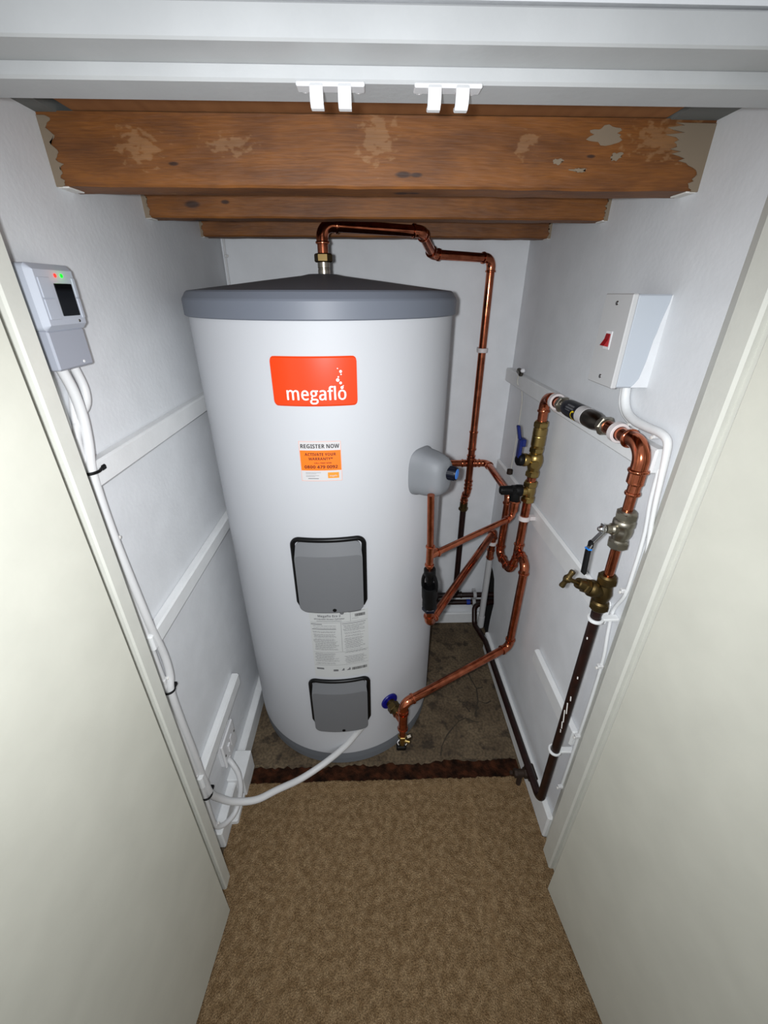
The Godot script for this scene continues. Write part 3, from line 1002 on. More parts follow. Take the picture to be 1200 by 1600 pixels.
	kb.lathe(prof([[0, 0], [0.0150, 0], [0.0158, 0.002], [0.0145, 0.006], [0.0138, 0.034], [0.0130, 0.0365], [0.0, 0.0366]]), along(kp, kd), 32, true)
	for i in 16:
		var a := TAU * i / 16
		var fr := along(kp, kd)
		kb.box(fr * Vector3(cos(a) * 0.0142, 0.02, sin(a) * 0.0142), Vector3(0.0014, 0.026, 0.0014), 0.0004, fr.basis * Basis(Vector3.UP, -a))
	put("knob", kb, M("navy_plastic"), hs)
	put("knob_cap", MB.new().lathe(prof([[0.0110, 0], [0.0106, 0.0008], [0, 0.001]]), along(kp + kd * 0.0364, kd), 28), M("cap_blue"), hs)
	# blue collar round the cold inlet
	var fa := 30.1
	var fp := at_tank(fa, 0.226, TR - 0.004)
	var fd := at_tank(fa, 0.0, 1.0) - TC
	var cl := put("inlet_collar", MB.new().lathe(prof([[0, 0], [0.0245, 0.0], [0.0245, 0.0065], [0.023, 0.0085], [0.012, 0.0100], [0.0, 0.010]]), along(fp, fd), 40), M("collar_blue"), o)
	cl.set_meta("label", "blue plastic collar round the cold inlet")

func data_label(o: Node3D) -> void:
	var az := 3.9
	var R := TR + 0.0003
	var w := 0.136
	var top := 0.5765
	var bot := 0.3665
	var d := put("data_label", tank_plate(az, w, bot, top, 0.001, TR - 0.001, [[0.0, R], [1.0, R]]), M("label_white"), o)
	d.set_meta("label", "white data label of small grey print")
	var Rt := R + 0.0002
	put("lettering", tank_text("Megaflo Eco 2", az + rad_to_deg(-0.022 / TR), 0.5640, Rt, 0.0520, 0.0088, 700), M("print_grey"), d)
	put("lettering", tank_text("Unvented Direct Cylinder", az + rad_to_deg(-0.022 / TR), 0.5555, Rt, 0.0700, 0.0056, 700), M("print_grey"), d)
	var r := RandomNumberGenerator.new()
	r.seed = 21
	var q := []
	q.append([-0.052, 0.006, 0.5490, 0.5502])
	for y in [0.5445, 0.4515, 0.408]:
		q.append([-0.066, 0.066, y, y + 0.0006])
	q.append([0.0035, 0.0042, 0.453, 0.5445])
	q.append([0.026, 0.0266, 0.5445, 0.5765])
	q.append([-0.066, -0.040, 0.5390, 0.5410]); q.append([0.006, 0.062, 0.5392, 0.5408]); q.append([-0.064, -0.008, 0.5240, 0.5258])
	for col in [[-0.064, -0.002], [0.008, 0.063]]:
		var y := 0.5345
		while y > 0.412:
			if not (col[0] < 0 and y > 0.5215 and y < 0.528) and not (y > 0.4505 and y < 0.4535):
				if r.randf() > 0.16:
					var x: float = col[0] + r.randf_range(0.0, 0.006)
					var xe: float = lerpf(col[0], col[1], r.randf_range(0.72, 1.0))
					while x < xe - 0.002:
						var l := minf(r.randf_range(0.002, 0.009), xe - x)
						q.append([x, x + l, y, y + 0.0009])
						x += l + 0.0011
			y -= 0.0029
	q.append([0.030, 0.060, 0.5735, 0.5743]); q.append([0.030, 0.045, 0.5530, 0.5538])
	put("small_print", tank_print(az, Rt, q), M("print_grey"), d)
	var bars := []
	for k in [[0.037, 0.061, 0.558, 0.5665], [0.0245, 0.063, 0.3875, 0.3965]]:
		var x: float = k[0]
		while x < k[1]:
			var l := r.randf_range(0.0004, 0.0014)
			bars.append([x, minf(x + l, k[1]), k[2], k[3]])
			x += l + r.randf_range(0.0003, 0.0008)
	put("barcode", tank_print(az, Rt, bars), M("print_black"), d).set_meta("kind", "stuff")
	put("marks", tank_print(az, Rt, [[-0.062, -0.044, 0.3935, 0.3990], [-0.021, -0.009, 0.3870, 0.3935], [-0.0015, 0.0015, 0.3885, 0.3895], [0.0005, 0.0035, 0.3885, 0.3925], [0.0025, 0.006, 0.3885, 0.396], [0.012, 0.015, 0.3885, 0.3905], [0.0145, 0.018, 0.3885, 0.393], [0.0175, 0.021, 0.3885, 0.397]]), M("print_grey"), d).set_meta("kind", "stuff")

func element_cover(o: Node3D, az: float, w: float, y0: float, y1: float, gasket_low: float, upper: bool) -> void:
	var g := put("element_cover", tank_plate(az - 0.1, w - 0.0225, y0, y1 - 0.0105, 0.014, TR, [[0.0, TR + 0.010], [0.03, TR + 0.0145], [0.845, TR + 0.0145], [0.875, TR + 0.0125], [1.0, TR + 0.004]]), M("cover_grey"), o)
	g.set_meta("label", "upper grey element cover, below the warranty sticker" if upper else "lower grey element cover, with the white flex")
	# rounded black gasket as a tube that follows the skin: up one side, over the top, down the other
	var path := []
	var hw := w / 2 - 0.005
	var top := y1 - 0.005
	var c := 0.016
	path.append(Vector2(-hw + 0.006, gasket_low - 0.006))
	path.append(Vector2(-hw, gasket_low + 0.006))
	for i in 9:
		var a := PI - PI / 2 * i / 8.0
		path.append(Vector2(-hw + c + cos(a) * c, top - c + sin(a) * c))
	for i in range(1, 12):
		path.append(Vector2(lerpf(-hw + c, hw - c, i / 12.0), top))
	for i in 9:
		var a := PI / 2 - PI / 2 * i / 8.0
		path.append(Vector2(hw - c + cos(a) * c, top - c + sin(a) * c))
	path.append(Vector2(hw, gasket_low + 0.006))
	path.append(Vector2(hw - 0.006, gasket_low - 0.006))
	var pp := PackedVector3Array()
	for p in path:
		pp.append(at_tank(az + rad_to_deg(p.x / TR), p.y, TR + 0.0025))
	put("gasket", MB.new().tube(pp, 0.0052, 14), M("black_rubber"), g)
	var sp := at_tank(az + (1.2 if upper else 1.0), y0 + 0.012, TR + 0.0142)
	var sd := sp - TC
	sd.y = 0
	put("screw", MB.new().lathe(prof([[0.0046, 0], [0.0042, 0.0012], [0.003, 0.0015], [0.0027, 0.0006], [0, 0.0006]]), along(sp, sd), 20), M("black_plastic"), g)
	# raised moulding: the faint lines of text and the round emblem
	var q := []
	var r := RandomNumberGenerator.new()
	r.seed = 31 if upper else 32
	for i in 7:
		var y := lerpf(y1 - 0.055, y0 + 0.035, i / 6.0)
		var half := w * r.randf_range(0.16, 0.33)
		var x := -half
		while x < half:
			var l := r.randf_range(0.004, 0.011)
			q.append([x, minf(x + l, half), y, y + 0.0021])
			x += l + 0.0016
	var em := tank_print(az, TR + 0.01485, q)
	em.lathe(prof([[0.0065, 0], [0.0065, 0.0004], [0.0053, 0.0004], [0.0053, 0]]), along(at_tank(az, y1 - 0.066, TR + 0.0145), at_tank(az, 0, 1.0) - TC), 28)
	put("embossed_text", em, M("cover_grey"), g)
	if upper:
		var gp := at_tank(az + 4.2, y0 - 0.0015, TR + 0.006)
		put("cable_gland", MB.new().lathe(prof([[0, -0.004], [0.004, -0.004], [0.005, 0.0], [0.005, 0.008], [0, 0.008]]), Transform3D(Basis.IDENTITY, gp), 18), M("cover_grey"), g)
		put("cable_gland", tank_plate(az + 10.0, 0.030, y0 - 0.003, y0 + 0.01, 0.003, TR, [[0.0, TR + 0.008], [1.0, TR + 0.008]]), M("cover_grey"), g)

# ------------------------------------------------------------------ pipework
func build_hot_pipe() -> void:
	var cu := M("copper"); var cf := M("copper_fitting")
	var o := thing("hot_outlet_pipe", "copper pipe from the cylinder's top, across and down the back wall", "pipe", Vector3(-0.097, 1.25, -1.008))
	var r := 0.011
	var b := Vector3(-0.097, 1.25, -1.008)
	var ni := MB.new()
	ni.lathe(prof([[0, -0.004], [0.0125, -0.004], [0.0125, 0.010], [0.0118, 0.0108], [0.0118, 0.013], [0.0125, 0.0138], [0.0125, 0.024], [0, 0.024]]), Transform3D(Basis.IDENTITY, b), 32)
	put("nipple", ni, M("steel"), o)
	var nn := MB.new()
	hexnut(nn, b + Vector3(0, 0.0315, 0), Vector3.UP, 0.0185, 0.016)
	put("compression_nut", nn, M("old_brass"), o)
	var top := 1.3385
	pipe_run(o, [b + Vector3(0, 0.038, 0), Vector3(-0.097, top, -1.008), Vector3(0.112, top - 0.002, -1.085), Vector3(0.153, 1.302, -1.195), Vector3(0.324, 1.300, -1.288), Vector3(0.324, 0.612, -1.288), Vector3(0.319, 0.590, -1.303), Vector3(0.319, 0.545, -1.303)], r, 0.022, cu, cf)
	coupling(o, Vector3(0.324, 0.825, -1.288), Vector3(0.324, 0.768, -1.288), r, cf)
	coupling(o, Vector3(0.324, 0.745, -1.288), Vector3(0.324, 0.735, -1.288), r, cf)
	coupling(o, Vector3(0.324, 0.655, -1.288), Vector3(0.324, 0.640, -1.288), r, cf)
	var cn := MB.new()
	cyl(cn, Vector3(0.319, 0.565, -1.303), Vector3(0.319, 0.535, -1.303), 0.0135)
	hexnut(cn, Vector3(0.319, 0.542, -1.303), Vector3.UP, 0.017, 0.012)
	put("compression_nut", cn, M("old_brass"), o)
	put("old_pipe", MB.new().tube(PackedVector3Array([Vector3(0.319, 0.54, -1.303), Vector3(0.321, 0.150, -1.303)]), 0.0105, 20), M("old_pipe"), o)
	ring_clip("cream plastic clip round the back wall's upright copper pipe", Vector3(0.324, 1.07, -1.288), Vector3.UP, r, Vector3(0.324, 1.07, ZB), M("clip_plastic"), "plastic pipe clips")
	# branch that crosses the back wall behind it and comes forward along the right wall
	var q := thing("balanced_cold_pipe", "copper branch crossing the back wall and dropping behind the relief valve", "pipe", Vector3(0.324, 0.713, -1.30))
	pipe_run(q, [Vector3(0.12, 0.713, -1.303), Vector3(0.384, 0.713, -1.303), Vector3(0.380, 0.722, -1.040), Vector3(0.379, 0.522, -1.042), Vector3(0.385, 0.522, -0.957), Vector3(0.394, 0.575, -0.948)], r, 0.019, cu, cf)
	coupling(q, Vector3(0.345, 0.713, -1.303), Vector3(0.357, 0.713, -1.303), r, cf)
	coupling(q, Vector3(0.300, 0.713, -1.303), Vector3(0.338, 0.713, -1.303), r, cf)

func build_cold_pipe() -> void:
	var cu := M("copper"); var cf := M("copper_fitting")
	var X := 0.395
	# rising feed: 15 mm up from the stopcock, 22 mm back along the wall
	var o := thing("cold_feed_pipe", "copper feed pipe rising from the stopcock and turning back along the wall", "pipe", Vector3(X, 0.80, -0.561))
	put("pipe", MB.new().tube(PackedVector3Array([Vector3(X, 0.79, -0.560), Vector3(X, 0.972, -0.564)]), 0.0078, 20), cu, o)
	coupling(o, Vector3(X, 0.948, -0.563), Vector3(X, 0.965, -0.563), 0.0085, cf, "reducer")
	var el := MB.new()
	el.tube(arc(Vector3(X, 0.955, -0.565), Vector3(X, 1.022, -0.566), Vector3(X, 1.020, -0.70), 0.028, 0.010), 0.0122, 26)
	bead(el, Vector3(X, 0.984, -0.565), Vector3.UP, 0.0122, 0.003, 0.003)
	bead(el, Vector3(X, 1.0205, -0.606), Vector3.BACK, 0.0122, 0.003, 0.003)
	cyl(el, Vector3(X, 0.965, -0.565), Vector3(X, 0.984, -0.565), 0.0125)
	put("elbow", el, cf, o)
	put("pipe", MB.new().tube(PackedVector3Array([Vector3(X, 1.0205, -0.600), Vector3(X, 1.019, -0.676)]), 0.011, 22), cu, o)
	var o2 := thing("cold_drop_pipe", "copper elbow bringing the cold feed down into the brass valve", "pipe", Vector3(X, 1.01, -0.947))
	pipe_run(o2, [Vector3(X, 1.013, -0.862), Vector3(X, 1.010, -0.947), Vector3(X, 0.945, -0.945)], 0.011, 0.024, cu, cf)
	# lower half: tee, step forward, drop, and across to the cylinder
	var o3 := thing("cold_inlet_pipe", "copper pipe from the brass valve down and across to the blue collar", "pipe", Vector3(X, 0.60, -0.947))
	put("pipe", MB.new().tube(PackedVector3Array([Vector3(X, 0.755, -0.946), Vector3(X, 0.61, -0.948)]), 0.011, 22), cu, o3)
	tee(o3, Vector3(X, 0.592, -0.948), Vector3.UP, Vector3.BACK, 0.011, cf, 0.022, 0.020)
	var fa := 30.1
	var fd := at_tank(fa, 0, 1.0) - TC
	var tp := at_tank(fa, 0.222, 0.343)
	pipe_run(o3, [Vector3(X, 0.592, -0.935), Vector3(X, 0.592, -0.886), Vector3(X, 0.298, -0.889), Vector3(tp.x, 0.290, tp.z), Vector3(tp.x, 0.235, tp.z)], 0.011, 0.020, cu, cf)
	tee(o3, tp, Vector3.UP, -fd, 0.011, cf, 0.030, 0.026)
	put("pipe", MB.new().tube(PackedVector3Array([tp + Vector3.DOWN * 0.02, tp + Vector3.DOWN * 0.058]), 0.0092, 20), cu, o3)
	var nu := MB.new()
	var np := at_tank(fa, 0.2245, 0.298)
	hexnut(nu, np, fd, 0.0175, 0.018)
	cyl(nu, at_tank(fa, 0.2255, TR), at_tank(fa, 0.2255, 0.29), 0.0125)
	cyl(nu, at_tank(fa, 0.2245, 0.300), at_tank(fa, 0.223, 0.320), 0.0135)
	put("compression_nut", nu, M("old_brass"), o3)
	# drain cock under the tee
	var dc := thing("drain_cock", "small brass drain cock with black cap under the copper tee", "drain cock", tp + Vector3.DOWN * 0.09)
	var dm := MB.new()
	var dp := tp + Vector3.DOWN * 0.068
	hexnut(dm, dp + Vector3.UP * 0.004, Vector3.UP, 0.0125, 0.012)
	cyl(dm, dp, dp + Vector3.DOWN * 0.030, 0.008)
	cyl(dm, dp + Vector3.DOWN * 0.012, dp + Vector3(0.020, -0.012, 0.006), 0.0055)
	put("body", dm, M("brass"), dc)
	var st := MB.new()
	for s in [-1.0, 1.0]:
		st.tube(curve([dp + Vector3(0.008 * s, -0.006, 0.003), dp + Vector3(0.013 * s, -0.016, 0.004), dp + Vector3(0.009 * s, -0.030, 0.003)], 0.003), 0.0013, 8)
	put("strap", st, M("print_white"), dc)
	put("cap", MB.new().box(dp + Vector3(-0.003, -0.036, 0.002), Vector3(0.026, 0.016, 0.018), 0.003), M("black_plastic"), dc)
	put("spindle_head", MB.new().lathe(prof([[0, 0], [0.0065, 0], [0.0065, 0.010], [0, 0.010]]), along(dp + Vector3(0.014, -0.004, -0.002), Vector3(1, 0.3, -0.2)), 6, false, true), M("gunmetal"), dc)
	# clips of the cold run
	ring_clip("white clip at the isolator end of the scale filter", Vector3(X, 1.0195, -0.640), Vector3.BACK, 0.0115, Vector3(0.414, 1.0195, -0.640), M("clip_plastic"), "plastic pipe clips", 0.014)
	ring_clip("white clip at the blue-lever valve end of the scale filter", Vector3(X, 1.0125, -0.888), Vector3.BACK, 0.0125, Vector3(0.414, 1.0125, -0.888), M("clip_plastic"), "plastic pipe clips", 0.014)
	ring_clip("white clip round the cold pipe just below the brass relief tee", Vector3(X, 0.697, -0.947), Vector3.UP, 0.011, Vector3(0.423, 0.697, -0.947), M("clip_plastic"), "plastic pipe clips")
	build_filter()
	build_control_valve()
	build_lever_valve()
	build_stopcock()

func build_filter() -> void:
	var X := 0.395
	var a := Vector3(X, 1.0185, -0.672); var b := Vector3(X, 1.013, -0.866)
	var d := (b - a).normalized()
	var o := thing("scale_filter", "steel scale filter with navy label between two white clips", "water filter", (a + b) / 2)
	var L := a.distance_to(b)
	var xf := along(a, d)
	put("body", MB.new().lathe(prof([[0, 0.018], [0.0105, 0.018], [0.0115, 0.026], [0.0150, 0.036], [0.0163, 0.046], [0.0163, 0.070], [0.0160, 0.072], [0.0160, L - 0.046], [0.0150, L - 0.034], [0.0115, L - 0.024], [0.0105, L - 0.018], [0, L - 0.018]]), xf, 40, true), M("gunmetal"), o)
	for k in [0.010, L - 0.010]:
		var nb := MB.new()
		hexnut(nb, a + d * k, d, 0.0165, 0.013)
		nb.lathe(prof([[0, -0.010], [0.0125, -0.010], [0.0135, -0.008], [0.0135, 0.008], [0.0125, 0.010], [0, 0.010]]), along(a + d * k, d), 28)
		put("union_nut", nb, M("nickel"), o)
	put("white_band", MB.new().lathe(prof([[0.0161, 0.071], [0.0166, 0.0712], [0.0166, 0.0945], [0.0161, 0.0947]]), xf, 40), M("sticker_white"), o)
	var lb := put("navy_label", MB.new().lathe(prof([[0.0161, 0.0945], [0.0166, 0.0947], [0.0166, L - 0.050], [0.0156, L - 0.037], [0.0140, L - 0.031]]), xf, 40, true), M("navy_plastic"), o)
	lb.set_meta("label", "navy label with pale print and a yellow ring")
	# ring and lines of print, wrapped on the side that faces the room
	var at := func(t: float, ang: float, r: float) -> Vector3:
		return a + d * t + (Vector3.LEFT * cos(ang) + Vector3.UP * sin(ang)) * r
	var yr := MB.new()
	for i in 20:
		var t0 := PI * (-0.62) + PI * 1.24 * i / 20.0
		var t1 := PI * (-0.62) + PI * 1.24 * (i + 1) / 20.0
		var q := []
		for k in [[t0, 0.0095], [t1, 0.0095], [t1, 0.0068], [t0, 0.0068]]:
			q.append(at.call(0.1005 + cos(k[0]) * k[1], -0.25 + sin(k[0]) * k[1] / 0.0166, 0.0169))
		yr.quad(q[0], q[1], q[2], q[3], q[0] - (a + d * 0.103))
	put("yellow_ring", yr, M("yellow"), lb)
	var pm := MB.new()
	for line in [[0.72, 0.106, 0.134, 0.10], [0.42, 0.104, 0.136, 0.10], [0.16, 0.114, 0.134, 0.05]]:
		var t: float = line[1]
		var k := 0
		while t < line[2]:
			var e := minf(t + (0.0042 if k % 3 else 0.0026), line[2])
			var q := [at.call(t, line[0] - line[3], 0.0169), at.call(e, line[0] - line[3], 0.0169), at.call(e, line[0] + line[3], 0.0169), at.call(t, line[0] + line[3], 0.0169)]
			pm.quad(q[0], q[1], q[2], q[3], q[0] - (a + d * t))
			t = e + 0.0009
			k += 1
	put("small_print", pm, M("print_grey"), lb)

func build_control_valve() -> void:
	var X := 0.395; var Z := -0.945
	var o := thing("control_valve", "brass inlet control valve with blue lever and black relief outlet", "valve", Vector3(X, 0.85, Z))
	var br := M("brass")
	var nuts := MB.new()
	for y in [0.947, 0.885, 0.823, 0.795, 0.753]:
		hexnut(nuts, Vector3(X, y, Z), Vector3.UP, 0.0178, 0.0135)
		nuts.lathe(prof([[0.0, -0.008], [0.0135, -0.008], [0.0150, -0.006], [0.0150, 0.006], [0.0135, 0.008], [0, 0.008]]), Transform3D(Basis.IDENTITY, Vector3(X, y, Z)), 24)
		put("union_nut", nuts, br, o)
		nuts = MB.new()
	put("cartridge", MB.new().lathe(prof([[0, 0.892], [0.0145, 0.892], [0.0162, 0.897], [0.0162, 0.918], [0.0155, 0.920], [0.0162, 0.922], [0.0162, 0.936], [0.0140, 0.940], [0, 0.940]]), Transform3D(Basis.IDENTITY, Vector3(X, 0, Z)), 32), br, o)
	var bd := MB.new()
	bd.lathe(prof([[0, 0.828], [0.0125, 0.828], [0.0150, 0.838], [0.0185, 0.848], [0.0195, 0.857], [0.0180, 0.867], [0.0140, 0.877], [0, 0.880]]), Transform3D(Basis.IDENTITY, Vector3(X, 0, Z)), 36, true)
	bd.lathe(prof([[0.0125, 0], [0.0135, 0.018], [0.0160, 0.026], [0.0160, 0.031], [0.014, 0.034], [0, 0.034]]), along(Vector3(X, 0.857, Z), Vector3(-1, 0.12, 0.12)), 28, true)
	bd.lathe(prof([[0.0105, 0], [0.0105, 0.019], [0.0095, 0.021], [0, 0.021]]), along(Vector3(X, 0.853, Z), Vector3(-0.3, -0.05, 1)), 24)
	put("valve_body", bd, br, o)
	put("pipe", MB.new().tube(PackedVector3Array([Vector3(X, 0.825, Z), Vector3(X, 0.79, Z)]), 0.0112, 20), M("copper"), o)
	put("lever_boss", MB.new().lathe(prof([[0, 0], [0.0150, 0], [0.0158, 0.003], [0.0150, 0.011], [0.011, 0.014], [0, 0.014]]), along(Vector3(X - 0.033, 0.861, Z + 0.004), Vector3(-1, 0.12, 0.12)), 28, true), M("black_plastic"), o)
	var lv := MB.new()
	lv.box(Vector3(X - 0.043, 0.889, Z + 0.002), Vector3(0.008, 0.046, 0.020), 0.002)
	lv.box(Vector3(X - 0.048, 0.926, Z - 0.004), Vector3(0.007, 0.036, 0.0125), 0.002, Basis(Vector3.BACK, 0.25))
	lv.box(Vector3(X - 0.038, 0.905, Z + 0.004), Vector3(0.010, 0.018, 0.022), 0.002)
	put("lever", lv, M("blue_plastic"), o)
	put("relief_tee", MB.new().lathe(prof([[0, 0.757], [0.0125, 0.757], [0.0140, 0.766], [0.0150, 0.775], [0.0140, 0.784], [0.0125, 0.792], [0, 0.792]]), Transform3D(Basis.IDENTITY, Vector3(X, 0, Z)), 32, true).lathe(prof([[0.0105, 0], [0.0118, 0.010], [0.0118, 0.024], [0, 0.024]]), along(Vector3(X, 0.775, Z), Vector3.LEFT), 24), br, o)
	var rv := MB.new()
	rv.lathe(prof([[0, 0.020], [0.0145, 0.020], [0.0150, 0.022], [0.0150, 0.034], [0.0125, 0.040], [0.0118, 0.050], [0.0112, 0.060], [0.0105, 0.072], [0.0095, 0.075], [0, 0.075]]), along(Vector3(X, 0.776, Z), Vector3(-1, 0.04, 0)), 30, true)
	rv.lathe(prof([[0.011, -0.005], [0.0128, 0.010], [0.0128, 0.028], [0.0115, 0.031], [0, 0.031]]), along(Vector3(X - 0.037, 0.776, Z + 0.002), Vector3(0.06, -1, 0.03)), 28, true)
	rv.box(Vector3(X - 0.037, 0.776, Z), Vector3(0.030, 0.027, 0.027), 0.007)
	for i in 14:
		var a := TAU * i / 14
		rv.box(Vector3(X - 0.062, 0.7775 + cos(a) * 0.0108, Z + sin(a) * 0.0108), Vector3(0.020, 0.0016, 0.0016), 0.0005, Basis(Vector3.RIGHT, a))
	put("relief_valve", rv, M("black_plastic"), o)

func build_lever_valve() -> void:
	var X := 0.395; var Z := -0.5615
	var o := thing("lever_valve", "nickel ball valve with black-sleeved lever above the stopcock", "valve", Vector3(X, 0.886, Z))
	var ni := M("nickel")
	for y in [0.911, 0.860]:
		var nb := MB.new()
		hexnut(nb, Vector3(X, y, Z), Vector3.UP, 0.0165, 0.0125)
		nb.lathe(prof([[0, -0.0085], [0.0118, -0.0085], [0.0142, -0.006], [0.0142, 0.006], [0.0118, 0.0085], [0, 0.0085]]), Transform3D(Basis.IDENTITY, Vector3(X, y, Z)), 28)
		put("union_nut", nb, ni, o)
	var bd := MB.new()
	bd.lathe(prof([[0, 0.866], [0.0115, 0.866], [0.0130, 0.872], [0.0155, 0.878], [0.0160, 0.886], [0.0150, 0.892], [0.0165, 0.894], [0.0165, 0.901], [0.0130, 0.905], [0, 0.906]]), Transform3D(Basis.IDENTITY, Vector3(X, 0, Z)), 36, true)
	bd.lathe(prof([[0.0095, 0], [0.0095, 0.020], [0.0075, 0.023], [0.0065, 0.031], [0, 0.031]]), along(Vector3(X, 0.886, Z), Vector3(-1, 0.12, 0.15)), 24)
	put("valve_body", bd, ni, o)
	var sp := Vector3(X - 0.033, 0.890, Z + 0.006)
	var sx := along(sp, Vector3(-1, 0.12, 0.15))
	put("spindle_nut", MB.new().lathe(prof([[0, 0], [0.0062, 0], [0.0062, 0.005], [0.005, 0.0065], [0.0035, 0.010], [0, 0.011]]), sx, 24, true), M("chrome"), o)
	# bent flat lever: chrome root, sleeve hanging beside the pipe
	var lv := MB.new()
	var p0 := sp + Vector3(-0.003, 0.007, 0); var p1 := sp + Vector3(-0.003, -0.005, 0.002); var p2 := Vector3(0.344, 0.871, -0.548); var p3 := Vector3(0.3385, 0.862, -0.5445); var p4 := Vector3(0.336, 0.818, -0.536)
	for s in [[p0, p1], [p1, p2], [p2, p3]]:
		var y: Vector3 = (s[0] - s[1]).normalized()
		var z := Vector3.RIGHT.cross(y).normalized()
		lv.box((s[0] + s[1]) / 2, Vector3(0.0026, s[0].distance_to(s[1]) + 0.003, 0.0125), 0.0008, Basis(y.cross(z), y, z))
	put("lever", lv, M("chrome"), o)
	var y2 := (p3 - p4).normalized()
	var z2 := Vector3.RIGHT.cross(y2).normalized()
	var bs := Basis(y2.cross(z2), y2, z2)
	put("lever_sleeve", MB.new().box((p3 + p4) / 2, Vector3(0.0058, p3.distance_to(p4), 0.0125), 0.0024, bs).box(p2.lerp(p3, 0.4), Vector3(0.0058, 0.013, 0.0125), 0.0024, bs), M("black_plastic"), o)
	put("blue_band", MB.new().box(p3 + y2 * -0.001, Vector3(0.0063, 0.0024, 0.0130), 0.0006, bs), M("blue_band"), o)

func build_stopcock() -> void:
	var X := 0.395; var Z := -0.5605
	var o := thing("stopcock", "tarnished brass stopcock with T-shaped handle above the dark pipe", "stopcock", Vector3(X, 0.76, Z))
	var br := M("old_brass")
	for y in [0.788, 0.733]:
		var nb := MB.new()
		hexnut(nb, Vector3(X, y, Z), Vector3.UP, 0.0168, 0.013)
		nb.lathe(prof([[0, -0.010], [0.0118, -0.010], [0.0145, -0.0068], [0.0145, 0.0068], [0.0118, 0.010], [0, 0.010]]), Transform3D(Basis.IDENTITY, Vector3(X, y, Z)), 28)
		put("union_nut", nb, br, o)
	var ax := (Vector3(0.326, 0.790, -0.562) - Vector3(X, 0.760, Z)).normalized()
	var bd := MB.new()
	bd.lathe(prof([[0, 0.738], [0.0112, 0.738], [0.0125, 0.750], [0.0150, 0.760], [0.0125, 0.772], [0.0112, 0.782], [0, 0.782]]), Transform3D(Basis.IDENTITY, Vector3(X, 0, Z)), 32, true)
	bd.lathe(prof([[0.0125, 0.004], [0.0130, 0.014], [0.0150, 0.018], [0.0150, 0.026], [0.0138, 0.028], [0.0120, 0.031]]), along(Vector3(X, 0.760, Z), ax), 30, true)
	put("valve_body", bd, br, o)
	var hb := MB.new()
	hexnut(hb, Vector3(X, 0.760, Z) + ax * 0.036, ax, 0.0135, 0.010)
	hb.lathe(prof([[0.0105, 0.040], [0.0095, 0.052], [0.0085, 0.054], [0, 0.054]]), along(Vector3(X, 0.760, Z), ax), 24)
	put("bonnet", hb, br, o)
	var st := MB.new()
	cyl(st, Vector3(X, 0.760, Z) + ax * 0.05, Vector3(X, 0.760, Z) + ax * 0.074, 0.0038)
	put("spindle", st, br, o)
	var hc := Vector3(X, 0.760, Z) + ax * 0.074
	var up := (Vector3.UP - ax * ax.y).normalized()
	var hn := MB.new()
	hn.lathe(prof([[0, -0.018], [0.0045, -0.0175], [0.0052, -0.015], [0.0042, -0.008], [0.0055, -0.004], [0.0060, 0.0], [0.0055, 0.004], [0.0042, 0.008], [0.0052, 0.015], [0.0045, 0.0175], [0, 0.018]]), along(hc, up), 24, true)
	hn.lathe(prof([[0, -0.006], [0.0062, -0.005], [0.0062, 0.004], [0.004, 0.0055], [0, 0.006]]), along(hc, ax), 24, true)
	put("handle", hn, M("nickel") if false else br, o)

